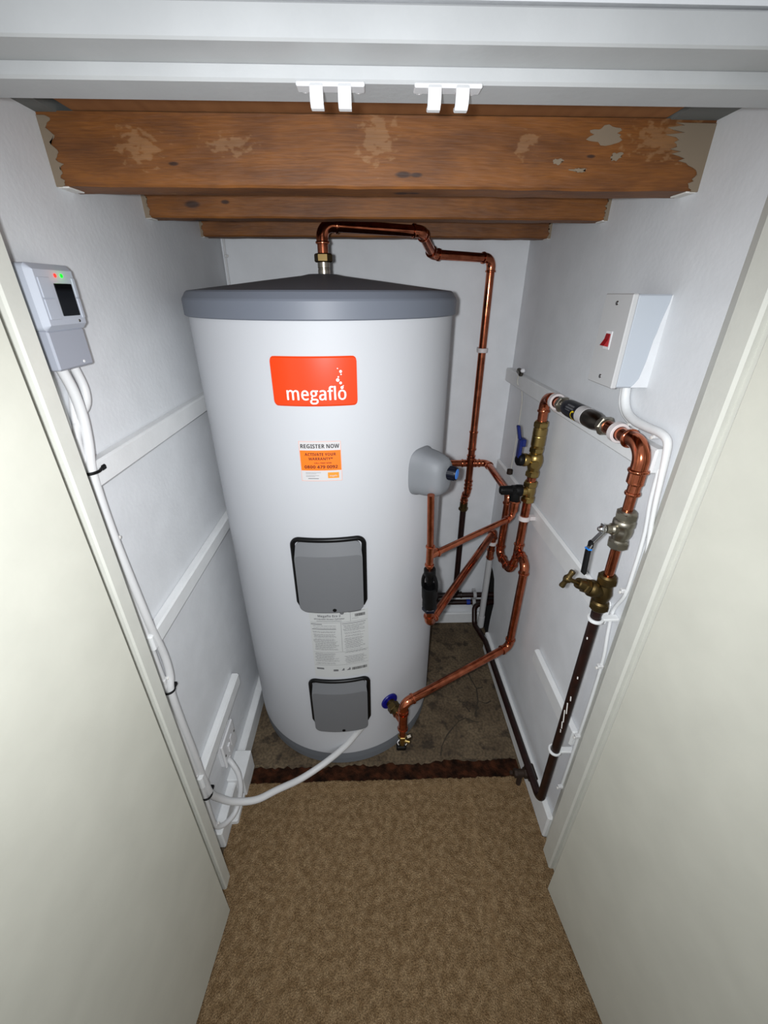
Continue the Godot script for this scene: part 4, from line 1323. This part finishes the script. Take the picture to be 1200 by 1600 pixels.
func build_discharge() -> void:
	var cu := M("copper"); var cf := M("copper_fitting")
	var t := Vector3(0.124, 0.703, -0.766)
	# from the relief valves down to the tundish
	var o := thing("relief_pipe", "thin copper pipes joining both relief valves above the black tundish", "pipe", t)
	put("pipe", MB.new().tube(PackedVector3Array([Vector3(0.1170, 0.856, -0.758), t + Vector3(0, 0.012, 0)]), 0.0075, 20), cu, o)
	var far := Vector3(0.360, 0.700, -0.943)
	tee(o, t, Vector3(-0.002, 1, 0.0), (far - t), 0.0078, cf, 0.024, 0.024)
	pipe_run(o, [t + (far - t).normalized() * 0.015, far, Vector3(0.3605, 0.752, -0.940)], 0.0075, 0.013, cu, cf)
	var so := MB.new()
	cyl(so, Vector3(0.3605, 0.722, -0.9405), Vector3(0.3605, 0.750, -0.940), 0.0115)
	bead(so, Vector3(0.3605, 0.749, -0.940), Vector3.UP, 0.0115)
	put("socket", so, cf, o)
	put("pipe", MB.new().tube(PackedVector3Array([t, Vector3(0.126, 0.655, -0.767)]), 0.0075, 20), cu, o)
	# tundish
	var td := thing("tundish", "black plastic tundish with an open window, beside the cylinder", "tundish", Vector3(0.128, 0.60, -0.770))
	var a := Vector3(0.1258, 0.668, -0.767); var b := Vector3(0.1325, 0.537, -0.774)
	var d := (b - a).normalized()
	var bp := M("black_plastic")
	put("inlet", MB.new().lathe(prof([[0, 0], [0.0125, 0.0], [0.0135, 0.002], [0.0135, 0.016], [0.0105, 0.020], [0.0095, 0.034], [0.006, 0.046], [0, 0.046]]), along(a, d), 30, true), bp, td)
	put("cup", MB.new().lathe(prof([[0.0155, 0.052], [0.0180, 0.053], [0.0185, 0.060], [0.0185, 0.082], [0.0165, 0.094], [0.0170, 0.097], [0.0175, 0.110], [0.0150, 0.116], [0, 0.116]]), along(a, d), 34, true), bp, td)
	for s in [-1.0, 1.0]:
		var sd: Vector3 = Vector3(0.84, 0, 0.54) * s
		put("strut", MB.new().tube(curve([a + d * 0.016 + sd * 0.010, a + d * 0.030 + sd * 0.0155, a + d * 0.045 + sd * 0.0172, a + d * 0.058 + sd * 0.0165], 0.004), 0.0042, 12), bp, td)
	var ns := MB.new()
	hexnut(ns, a + d * 0.120, d, 0.0180, 0.012)
	put("union_nut", ns, M("navy_plastic"), td)
	# below the tundish to the white waste
	var w := thing("discharge_pipe", "copper pipe sloping back from the tundish to the white waste pipe", "pipe", Vector3(0.134, 0.50, -0.776))
	var e0 := Vector3(0.1345, 0.497, -0.777)
	var e1 := Vector3(0.404, 0.515, -1.190)
	pipe_run(w, [b + d * -0.006, e0, e1, Vector3(0.402, 0.402, -1.192)], 0.0110, 0.017, cu, cf)
	coupling(w, Vector3(0.402, 0.438, -1.192), Vector3(0.402, 0.408, -1.192), 0.0105, cf, "reducer")
	ring_clip("cream clip round the discharge pipe just above the white waste pipe", Vector3(0.403, 0.468, -1.191), Vector3.UP, 0.011, Vector3(XR, 0.468, -1.191), M("clip_plastic"), "plastic pipe clips")
	var wp := thing("waste_pipe", "pale grey plastic waste pipe dropping to the back corner", "pipe", Vector3(0.402, 0.09, -1.19))
	put("pipe", MB.new().tube(PackedVector3Array([Vector3(0.402, 0.408, -1.192), Vector3(0.402, 0.115, -1.190)]), 0.0108, 22), M("pipe_plastic"), wp)
	put("coupling", MB.new().lathe(prof([[0.0108, 0], [0.0125, 0.001], [0.0125, 0.05], [0.0108, 0.051]]), Transform3D(Basis.IDENTITY, Vector3(0.402, 0.095, -1.190)), 24), M("pipe_plastic"), wp)

func build_old_pipes() -> void:
	var op := M("old_pipe")
	var o := thing("old_supply_pipe", "dark brown painted pipe up to the stopcock from along the skirting", "pipe", Vector3(0.395, 0.12, -0.56))
	pipe_run(o, [Vector3(0.395, 0.728, -0.5605), Vector3(0.396, 0.128, -0.556), Vector3(0.401, 0.100, -1.105), Vector3(0.380, 0.100, -1.195), Vector3(0.386, 0.150, -1.245), Vector3(0.47, 0.152, -1.262)], 0.0092, 0.024, op, op, false)
	# chipped white paint on it
	var ch := MB.new()
	for q in [[0.500, 0.012, 0.35], [0.470, 0.030, 0.1], [0.445, 0.034, -0.1], [0.418, 0.020, 0.15], [0.400, 0.010, 0.3], [0.56, 0.006, 0.5], [0.66, 0.005, -0.4]]:
		var a: float = 2.05 + q[2] * 0.5
		var p := Vector3(0.3955, q[0], -0.5585)
		var dd := Vector3(-sin(a), 0, -cos(a)) * -1.0
		dd = Vector3(-0.75 + q[2] * 0.4, 0, 0.66 + q[2] * 0.4).normalized()
		ch.box(p + dd * 0.0090, Vector3(0.0022, q[1], 0.0012), 0.0004, Basis(Vector3.UP, atan2(dd.x, dd.z)) * Basis(Vector3.BACK, 0.12))
	put("paint_chip", ch, M("white_fleck"), o)
	# old drain cock on that pipe
	var dc := thing("old_drain_cock", "rusty brown drain cock on the skirting pipe at the carpet's edge", "drain cock", Vector3(0.375, 0.10, -0.63))
	var dm := MB.new()
	cyl(dm, Vector3(0.405, 0.112, -0.632), Vector3(0.362, 0.112, -0.632), 0.0095)
	hexnut(dm, Vector3(0.388, 0.112, -0.632), Vector3.RIGHT, 0.0135, 0.012)
	hexnut(dm, Vector3(0.362, 0.112, -0.632), Vector3.RIGHT, 0.0115, 0.009)
	cyl(dm, Vector3(0.402, 0.112, -0.615), Vector3(0.402, 0.112, -0.650), 0.0125)
	put("body", dm, M("rusty"), dc)
	var sp := MB.new()
	sp.lathe(prof([[0, 0], [0.0060, 0], [0.0066, 0.004], [0.0055, 0.012], [0.0062, 0.022], [0.0058, 0.034], [0, 0.034]]), along(Vector3(0.374, 0.108, -0.630), Vector3(-0.05, -1, 0.1)), 20, true)
	put("spout", sp, M("rusty"), dc)
	cyl(dm, Vector3(0.362, 0.112, -0.632), Vector3(0.352, 0.115, -0.634), 0.005)
	put("spindle", MB.new().box(Vector3(0.351, 0.113, -0.633), Vector3(0.008, 0.008, 0.008), 0.001), M("rusty"), dc)
	# painted clips of the dark riser
	for q in [["white painted clip holding the dark pipe just below the stopcock", 0.702], ["white painted clip holding the dark pipe beside the low batten", 0.322]]:
		ring_clip(q[0], Vector3(0.3955, q[1], -0.5595), Vector3.UP, 0.0094, Vector3(XR, q[1] + 0.004, -0.556), M("batten_paint"), "painted pipe clips", 0.006)
	# two dark pipes low on the back wall
	var g := "dark pipes low on the back wall"
	var lw := ["upper of the two dark pipes low on the back wall", "lower of the two dark pipes low on the back wall, with blue tape"]
	for i in 2:
		var y := 0.156 if i == 0 else 0.120
		var p := thing("back_pipe", lw[i], "pipe", Vector3(0.30, y, -1.30), g)
		put("pipe", MB.new().tube(PackedVector3Array([Vector3(0.10, y, -1.302), Vector3(0.50, y, -1.300)]), 0.0105, 20), op, p)
		if i == 0:
			tee(p, Vector3(0.321, y, -1.302), Vector3.RIGHT, Vector3.UP, 0.0105, op, 0.024, 0.02)
			put("fitting", MB.new().lathe(prof([[0, -0.02], [0.015, -0.02], [0.016, -0.016], [0.016, 0.016], [0.015, 0.02], [0, 0.02]]), along(Vector3(0.232, y - 0.004, -1.299), Vector3.RIGHT), 24), op, p)
		else:
			put("tape", MB.new().lathe(prof([[0.0106, -0.007], [0.0113, -0.007], [0.0113, 0.007], [0.0106, 0.007]]), along(Vector3(0.376, y, -1.3005), Vector3.RIGHT), 24), M("tape_blue"), p)
	var dk := thing("pipe_clip", "grey double clip across the two dark pipes on the back wall", "clip", Vector3(0.398, 0.138, -1.30), "plastic pipe clips")
	var cm := MB.new()
	for y in [0.156, 0.120]:
		cm.lathe(prof([[0.0107, -0.006], [0.0150, -0.006], [0.0150, 0.006], [0.0107, 0.006], [0.0107, -0.006]]), along(Vector3(0.398, y, -1.3005), Vector3.RIGHT), 24)
	cm.box(Vector3(0.398, 0.138, -1.318), Vector3(0.012, 0.066, 0.012), 0.001)
	put("double_ring", cm, M("pipe_plastic"), dk)

# ------------------------------------------------------------------ electrics
func cable(label: String, pts: Array, r: float, m: Material, group := "", r_end := 0.0) -> Node:
	var vs := []
	for p in pts:
		vs.append(Vector3(p[0], p[1], p[2]))
	var path := curve(vs, 0.007)
	var radii := PackedFloat32Array()
	for i in path.size():
		radii.append(lerpf(r, r_end if r_end > 0.0 else r, smoothstep(0.2, 0.75, float(i) / path.size())))
	return tag(put("cable", MB.new().tube(path, r, 14, true, radii), m), label, "cable", group)

func tie(label: String, c: Vector3, d: Vector3, rx: float, rz: float) -> void:
	var o := thing("cable_tie", label, "cable tie", c, "black cable ties")
	var fr := along(c, d)
	var z := (Vector3.BACK - fr.basis.y * fr.basis.y.z).normalized()
	var x := fr.basis.y.cross(z)
	var ring := PackedVector3Array()
	for i in 25:
		var a := TAU * i / 24
		ring.append(c + x * cos(a) * rx + z * sin(a) * rz)
	put("strap", MB.new().tube(ring, 0.0021, 10, false), M("black_plastic"), o)
	put("lock", MB.new().box(c - z * (rz + 0.002) + x * 0.0055, Vector3(0.009, 0.0075, 0.0095), 0.0015, Basis(x, fr.basis.y, x.cross(fr.basis.y))), M("black_plastic"), o)

func cable_clip(label: String, c: Vector3, s: Vector3, nail: Vector3) -> void:
	var o := thing("cable_clip", label, "cable clip", c, "white cable clips")
	put("saddle", MB.new().box(c, s, 0.002), M("cable_white"), o)
	put("nail", MB.new().lathe(prof([[0.0016, 0], [0.0028, 0.001], [0.0028, 0.003], [0, 0.0035]]), along(c + nail, nail.x * Vector3.RIGHT if absf(nail.x) > 0.5 else Vector3(-signf(c.x), 0, 0)), 12), M("white_fleck"), o)

func build_timer() -> void:
	var o := thing("immersion_timer", "pale grey immersion heater timer with black screen and two lights", "timer", Vector3(XL, 1.18, -0.562))
	var g := M("timer_grey")
	var face := Basis(Vector3.FORWARD, Vector3.UP, Vector3.RIGHT)   # x runs to the back, y up, z out of the wall
	var rr := func(x0: float, x1: float, y0: float, y1: float, c: float) -> PackedVector2Array:
		var p := PackedVector2Array()
		for k in [[x1 - c, y0 + c, -PI / 2], [x1 - c, y1 - c, 0.0], [x0 + c, y1 - c, PI / 2], [x0 + c, y0 + c, PI]]:
			for i in 6:
				var a: float = k[2] + PI / 2 * i / 5.0
				p.append(Vector2(k[0] + cos(a) * c, k[1] + sin(a) * c))
		return p
	var at := Transform3D(face, Vector3(XL, 0, 0))
	var hs := put("housing", MB.new().prism(rr.call(0.520, 0.5975, 1.1775, 1.2460, 0.006), 0.0345, at, 0.006), g, o)
	var X := XL + 0.0345
	var atf := Transform3D(face, Vector3(X, 0, 0))
	for q in [[0.5285, 0.5475, 1.2120, 1.2325, "button"], [0.5285, 0.5475, 1.1895, 1.2110, "button"], [0.5865, 0.5915, 1.2120, 1.2325, "button"], [0.5865, 0.5915, 1.1895, 1.2110, "button"]]:
		put(q[4], MB.new().prism(rr.call(q[0], q[1], q[2], q[3], 0.001), 0.0011, atf, 0.0004), g, hs)
	put("screen", MB.new().prism(rr.call(0.5525, 0.5835, 1.1925, 1.2265, 0.001), 0.0008, atf, 0.0002), M("screen_black"), hs)
	for q in [[0.5595, Color(1.0, 0.18, 0.16), "red_light"], [0.5705, Color(0.05, 1.0, 0.15), "green_light"]]:
		var m := mat("glow_" + q[2], q[1], 0.4)
		m.emission_enabled = true
		m.emission = q[1]
		m.emission_energy_multiplier = 0.8
		put(q[2], MB.new().lathe(prof([[0.0022, 0], [0.002, 0.0008], [0, 0.0012]]), along(Vector3(X, 1.2345, -q[0]), Vector3.RIGHT), 16, true), m, hs)
		var l := OmniLight3D.new()
		l.name = "light"
		l.light_color = q[1]
		l.light_energy = 0.00006
		l.light_size = 0.002
		l.omni_range = 3.0
		l.omni_attenuation = 2.0
		l.shadow_enabled = true
		hs.add_child(l, true)
		l.position = Vector3(X + 0.003, 1.2345, -q[0]) - o.position - hs.position
	put("screw", MB.new().lathe(prof([[0.0018, 0], [0.0015, 0.0005], [0, 0.0005]]), along(Vector3(X, 1.1865, -0.5795), Vector3.RIGHT), 14), M("gunmetal"), hs)
	var wc := put("wiring_cover", MB.new().prism(rr.call(0.522, 0.5885, 1.1345, 1.1785, 0.0025), 0.0305, at, 0.002), mat("timer_cover", Color(0.60, 0.615, 0.655), 0.5), o)
	put("screw", MB.new().lathe(prof([[0.0019, 0], [0.0016, 0.0006], [0, 0.0006]]), along(Vector3(XL + 0.0305, 1.1400, -0.570), Vector3.RIGHT), 14), M("white_plastic"), wc)
	# cables down the frame
	cable("thick white flex from the timer looping over the carpet to the lower cover", [[-0.382, 1.137, -0.545], [-0.382, 1.107, -0.554], [-0.383, 1.073, -0.557], [-0.383, 1.040, -0.551], [-0.384, 1.003, -0.541], [-0.385, 0.951, -0.539], [-0.385, 0.888, -0.540], [-0.384, 0.813, -0.543], [-0.382, 0.721, -0.547], [-0.382, 0.639, -0.557], [-0.382, 0.589, -0.555], [-0.383, 0.561, -0.545], [-0.384, 0.486, -0.545], [-0.384, 0.377, -0.549], [-0.384, 0.267, -0.553], [-0.383, 0.200, -0.557], [-0.376, 0.150, -0.572], [-0.352, 0.108, -0.585], [-0.305, 0.078, -0.604], [-0.262, 0.066, -0.632], [-0.205, 0.048, -0.670], [-0.142, 0.058, -0.706], [-0.086, 0.096, -0.728], [-0.052, 0.140, -0.737], [-0.036, 0.172, -0.734]], 0.0064, M("cable_white"), "", 0.0086)
	cable("white cable down the frame from the timer's far side to the socket", [[-0.388, 1.137, -0.577], [-0.387, 1.105, -0.584], [-0.387, 1.084, -0.578], [-0.390, 1.069, -0.558], [-0.391, 1.045, -0.543], [-0.390, 1.018, -0.541], [-0.3905, 0.990, -0.548], [-0.3905, 0.946, -0.546], [-0.391, 0.894, -0.541], [-0.391, 0.827, -0.541], [-0.391, 0.724, -0.543], [-0.391, 0.622, -0.544], [-0.391, 0.558, -0.545], [-0.391, 0.465, -0.542], [-0.391, 0.349, -0.543], [-0.390, 0.209, -0.546], [-0.390, 0.130, -0.543], [-0.386, 0.082, -0.545], [-0.374, 0.060, -0.560], [-0.358, 0.055, -0.590], [-0.350, 0.082, -0.622], [-0.354, 0.122, -0.642], [-0.370, 0.150, -0.655], [-0.385, 0.150, -0.668]], 0.0056, M("cable_white"), "", 0.0064)
	cable("short inner cable between the timer and the first black tie", [[-0.390, 1.137, -0.566], [-0.391, 1.11, -0.565], [-0.3915, 1.07, -0.553], [-0.391, 1.02, -0.545], [-0.3915, 0.985, -0.543]], 0.0040, M("cable_white"))
	cable("thin painted wire along the frame beside the timer's cables", [[-0.3955, 1.137, -0.5465], [-0.3955, 1.086, -0.545], [-0.3955, 1.03, -0.545], [-0.3955, 0.96, -0.546]], 0.0022, M("batten_paint"))
	tie("black cable tie just above the upper batten", Vector3(-0.3865, 1.000, -0.5435), Vector3.UP, 0.0105, 0.0125)
	tie("black cable tie halfway down, below the middle batten", Vector3(-0.3865, 0.560, -0.5450), Vector3.UP, 0.0105, 0.0100)
	tie("black cable tie lowest on the cables, where the flex leaves the wall", Vector3(-0.3865, 0.205, -0.552), Vector3(0.1, 1, 0), 0.0105, 0.0125)
	cable_clip("white cable clip on the frame between the upper and middle battens", Vector3(-0.389, 0.890, -0.5415), Vector3(0.013, 0.011, 0.0125), Vector3(0.0065, 0.003, -0.003))
	cable_clip("white cable clip just above the middle cable tie", Vector3(-0.390, 0.585, -0.5445), Vector3(0.012, 0.012, 0.012), Vector3(0.006, 0.003, -0.003))
	cable_clip("white cable clip just above the lowest cable tie", Vector3(-0.390, 0.292, -0.5435), Vector3(0.011, 0.012, 0.011), Vector3(0.006, 0.003, -0.003))
	cable_clip("white cable clip lowest on the frame, beside the socket's flex", Vector3(-0.387, 0.088, -0.5440), Vector3(0.012, 0.016, 0.010), Vector3(0.006, 0.003, -0.003))
	# fused outlet low on the wall
	var so := thing("fused_socket", "white fused cable outlet low on the wall under the short batten", "socket", Vector3(XL, 0.18, -0.69))
	var bx := slab(XL, XL + 0.010, 0.142, 0.222, -0.727, -0.650, 0.001)
	put("back_box", bx, M("white_plastic"), so)
	put("faceplate", slab(XL + 0.0102, XL + 0.0175, 0.139, 0.225, -0.730, -0.647, 0.003), M("white_plastic"), so)
	put("fuse_holder", slab(XL + 0.0175, XL + 0.0195, 0.165, 0.197, -0.705, -0.692, 0.0008), M("white_plastic"), so)
	put("rocker", slab(XL + 0.0175, XL + 0.0215, 0.170, 0.194, -0.684, -0.672, 0.001), M("white_plastic"), so)
	for y in [0.182]:
		for z in [-0.7225, -0.6545]:
			put("screw", MB.new().lathe(prof([[0.003, 0], [0.0026, 0.0008], [0, 0.0008]]), along(Vector3(XL + 0.0175, y, z), Vector3.RIGHT), 14), M("gunmetal"), so)
	put("cord_grip", slab(XL + 0.012, XL + 0.019, 0.146, 0.156, -0.674, -0.662, 0.002), M("white_plastic"), so)
	# thin white wire in the back corner
	cable("thin white wire running down the back corner beside the cylinder's lid", [[-0.388, 1.40, -1.320], [-0.388, 1.34, -1.321], [-0.389, 1.30, -1.320], [-0.390, 1.20, -1.321], [-0.391, 0.9, -1.321]], 0.0026, M("cable_white"))
	cable_clip("tiny white clip on the thin wire in the back corner", Vector3(-0.388, 1.305, -1.3205), Vector3(0.008, 0.008, 0.009), Vector3(0.004, 0.0, 0.004))

func build_isolator() -> void:
	var o := thing("isolator_switch", "tall white isolator switch box with red rocker", "switch", Vector3(XR, 1.09, -0.70))
	var pl := mat("isolator_box", Color(0.70, 0.725, 0.755), 0.45)
	put("back_box", slab(0.3835, XR + 0.001, 1.0855, 1.2165, -0.7365, -0.6595, 0.002), pl, o)
	var fp := put("faceplate", slab(0.375, 0.3836, 1.0845, 1.2175, -0.738, -0.658, 0.0015), mat("isolator_face", Color(0.74, 0.74, 0.74), 0.5), o)
	put("rocker_surround", slab(0.3738, 0.3752, 1.1385, 1.1655, -0.709, -0.690, 0.0005), M("white_plastic"), fp)
	var rp := PackedVector2Array([Vector2(0.0, 0.0), Vector2(0.0075, 0.0015), Vector2(0.0022, 0.0105), Vector2(0.0008, 0.019), Vector2(0, 0.019)])
	put("rocker", MB.new().prism(rp, 0.0125, Transform3D(Basis(Vector3.LEFT, Vector3.UP, Vector3.FORWARD), Vector3(0.3738, 1.1425, -0.6935))), M("red_plastic"), fp)
	for y in [1.2045, 1.0975]:
		put("screw", MB.new().lathe(prof([[0.0034, 0], [0.003, 0.0009], [0.0008, 0.001], [0.0008, 0.0004], [0, 0.0004]]), along(Vector3(0.375, y, -0.698), Vector3.LEFT), 18), M("chrome"), fp)
	# wall paint carried over the edge of the box
	var pp := PackedVector2Array()
	var ys := [1.0862, 1.092, 1.10, 1.112, 1.125, 1.14, 1.155, 1.165, 1.18, 1.195, 1.205, 1.2155]
	var xs := [0.4065, 0.412, 0.4165, 0.4185, 0.4205, 0.4215, 0.4225, 0.4245, 0.4262, 0.4290, 0.4310, 0.4318]
	for i in ys.size():
		pp.append(Vector2(xs[i], ys[i]))
	pp.append(Vector2(XR + 0.001, 1.2155)); pp.append(Vector2(XR + 0.001, 1.0862))
	put("paint_smear", MB.new().prism(pp, 0.0006, Transform3D(Basis.IDENTITY, Vector3(0, 0, -0.6595)), 0.0002), M("wall_paint"), o)
	# painted-over cables from it
	cable("thick painted cable from the isolator, bending down along the door frame", [[0.4245, 1.090, -0.700], [0.4245, 1.062, -0.695], [0.4240, 1.044, -0.680], [0.4230, 1.036, -0.652], [0.4220, 1.0355, -0.610], [0.4220, 1.036, -0.580], [0.4225, 1.030, -0.563], [0.4230, 1.010, -0.557], [0.424, 0.975, -0.553], [0.4255, 0.935, -0.549], [0.429, 0.890, -0.545], [0.438, 0.80, -0.532]], 0.0072, M("batten_paint"), "", 0.0036)
	cable("thinner painted cable beside the isolator's thick one", [[0.427, 1.090, -0.7135], [0.427, 1.055, -0.709], [0.427, 1.038, -0.693], [0.4265, 1.029, -0.668], [0.4265, 1.024, -0.645]], 0.0040, M("batten_paint"))
	cable("thin painted cable low along the frame, bowing out below the stopcock", [[0.4275, 0.985, -0.568], [0.427, 0.935, -0.563], [0.4285, 0.88, -0.554], [0.429, 0.802, -0.551], [0.429, 0.760, -0.552], [0.428, 0.715, -0.566], [0.428, 0.670, -0.562], [0.429, 0.61, -0.552], [0.430, 0.50, -0.549], [0.430, 0.35, -0.548], [0.430, 0.20, -0.548]], 0.0032, M("batten_paint"))
	for q in [["white clip on the painted cables just below the isolator", 1.029, -0.653], ["white clip on the painted cable's upper bend near the frame", 1.028, -0.588], ["white clip on the frame cable level with the stopcock's handle", 0.768, -0.548], ["white clip on the frame cable below the stopcock", 0.592, -0.543], ["white clip on the frame cable beside the low batten", 0.388, -0.540], ["white clip lowest on the frame cable, near the skirting", 0.205, -0.539]]:
		cable_clip(q[0], Vector3(0.4265, q[1], q[2] - 0.007), Vector3(0.012, 0.009, 0.009), Vector3(-0.006, -0.002, 0.002))
	# grey clamp with a thin wire near the back
	var cl := thing("wire_clamp", "small dark grey clamp on the filter's batten near the back wall", "clamp", Vector3(0.414, 1.022, -1.19))
	put("jaw", MB.new().box(Vector3(0.411, 1.024, -1.190), Vector3(0.012, 0.014, 0.030), 0.003, Basis(Vector3.RIGHT, 0.25)), M("gunmetal"), cl)
	put("lug", MB.new().box(Vector3(0.412, 1.031, -1.171), Vector3(0.012, 0.010, 0.010), 0.003), M("white_plastic"), cl)
	cable("thin grey wire hanging from the grey clamp to a brown stub", [[0.412, 1.018, -1.195], [0.411, 0.995, -1.200], [0.424, 0.970, -1.186], [0.4305, 0.90, -1.190], [0.4305, 0.82, -1.193], [0.428, 0.738, -1.190]], 0.0018, M("cable_grey"))
	var bs := thing("pipe_stub", "short brown pipe stub on the wall behind the relief valve", "pipe stub", Vector3(0.425, 0.732, -1.188))
	put("stub", MB.new().lathe(prof([[0, 0], [0.009, 0], [0.009, 0.014], [0.007, 0.014], [0.007, 0.008], [0, 0.008]]), along(Vector3(0.4245, 0.721, -1.188), Vector3.UP), 18), M("rusty"), bs)

func build_catches() -> void:
	var labels := ["white double roller catch under the door head, on the timer's half", "white double roller catch under the door head, on the isolator's half"]
	var xs := [-0.031, 0.066]
	for i in 2:
		var x: float = xs[i]
		var o := thing("door_catch", labels[i], "door catch", Vector3(x, 1.366, -0.47), "door catches")
		var m := M("white_plastic")
		put("plate", slab(x - 0.028, x + 0.028, 1.3665, 1.3698, -0.4760, -0.4625, 0.0008), m, o)
		for s in [-1.0, 1.0]:
			# hooked prong: comes forward, drops and curls back
			var p := PackedVector2Array()
			var outer := [[-0.474, 1.3685], [-0.4625, 1.3685], [-0.4605, 1.366], [-0.4600, 1.360], [-0.4610, 1.3555], [-0.4640, 1.3530], [-0.4690, 1.3528], [-0.4725, 1.3550]]
			var inner := [[-0.4705, 1.3568], [-0.4680, 1.3556], [-0.4650, 1.3562], [-0.4632, 1.3590], [-0.4632, 1.3650], [-0.474, 1.3660]]
			for k in outer + inner:
				p.append(Vector2(k[0], k[1]))
			put("prong", MB.new().prism(p, 0.0108, Transform3D(Basis(Vector3.BACK, Vector3.UP, Vector3.LEFT), Vector3(x + s * 0.0115 + 0.0054, 0, 0)), 0.0006), m, o)
			put("screw", MB.new().lathe(prof([[0.003, 0], [0.0026, 0.001], [0.001, 0.0012], [0, 0.0008]]), along(Vector3(x + s * 0.0225, 1.3695, -0.482), Vector3.DOWN), 16), M("white_plastic"), o)
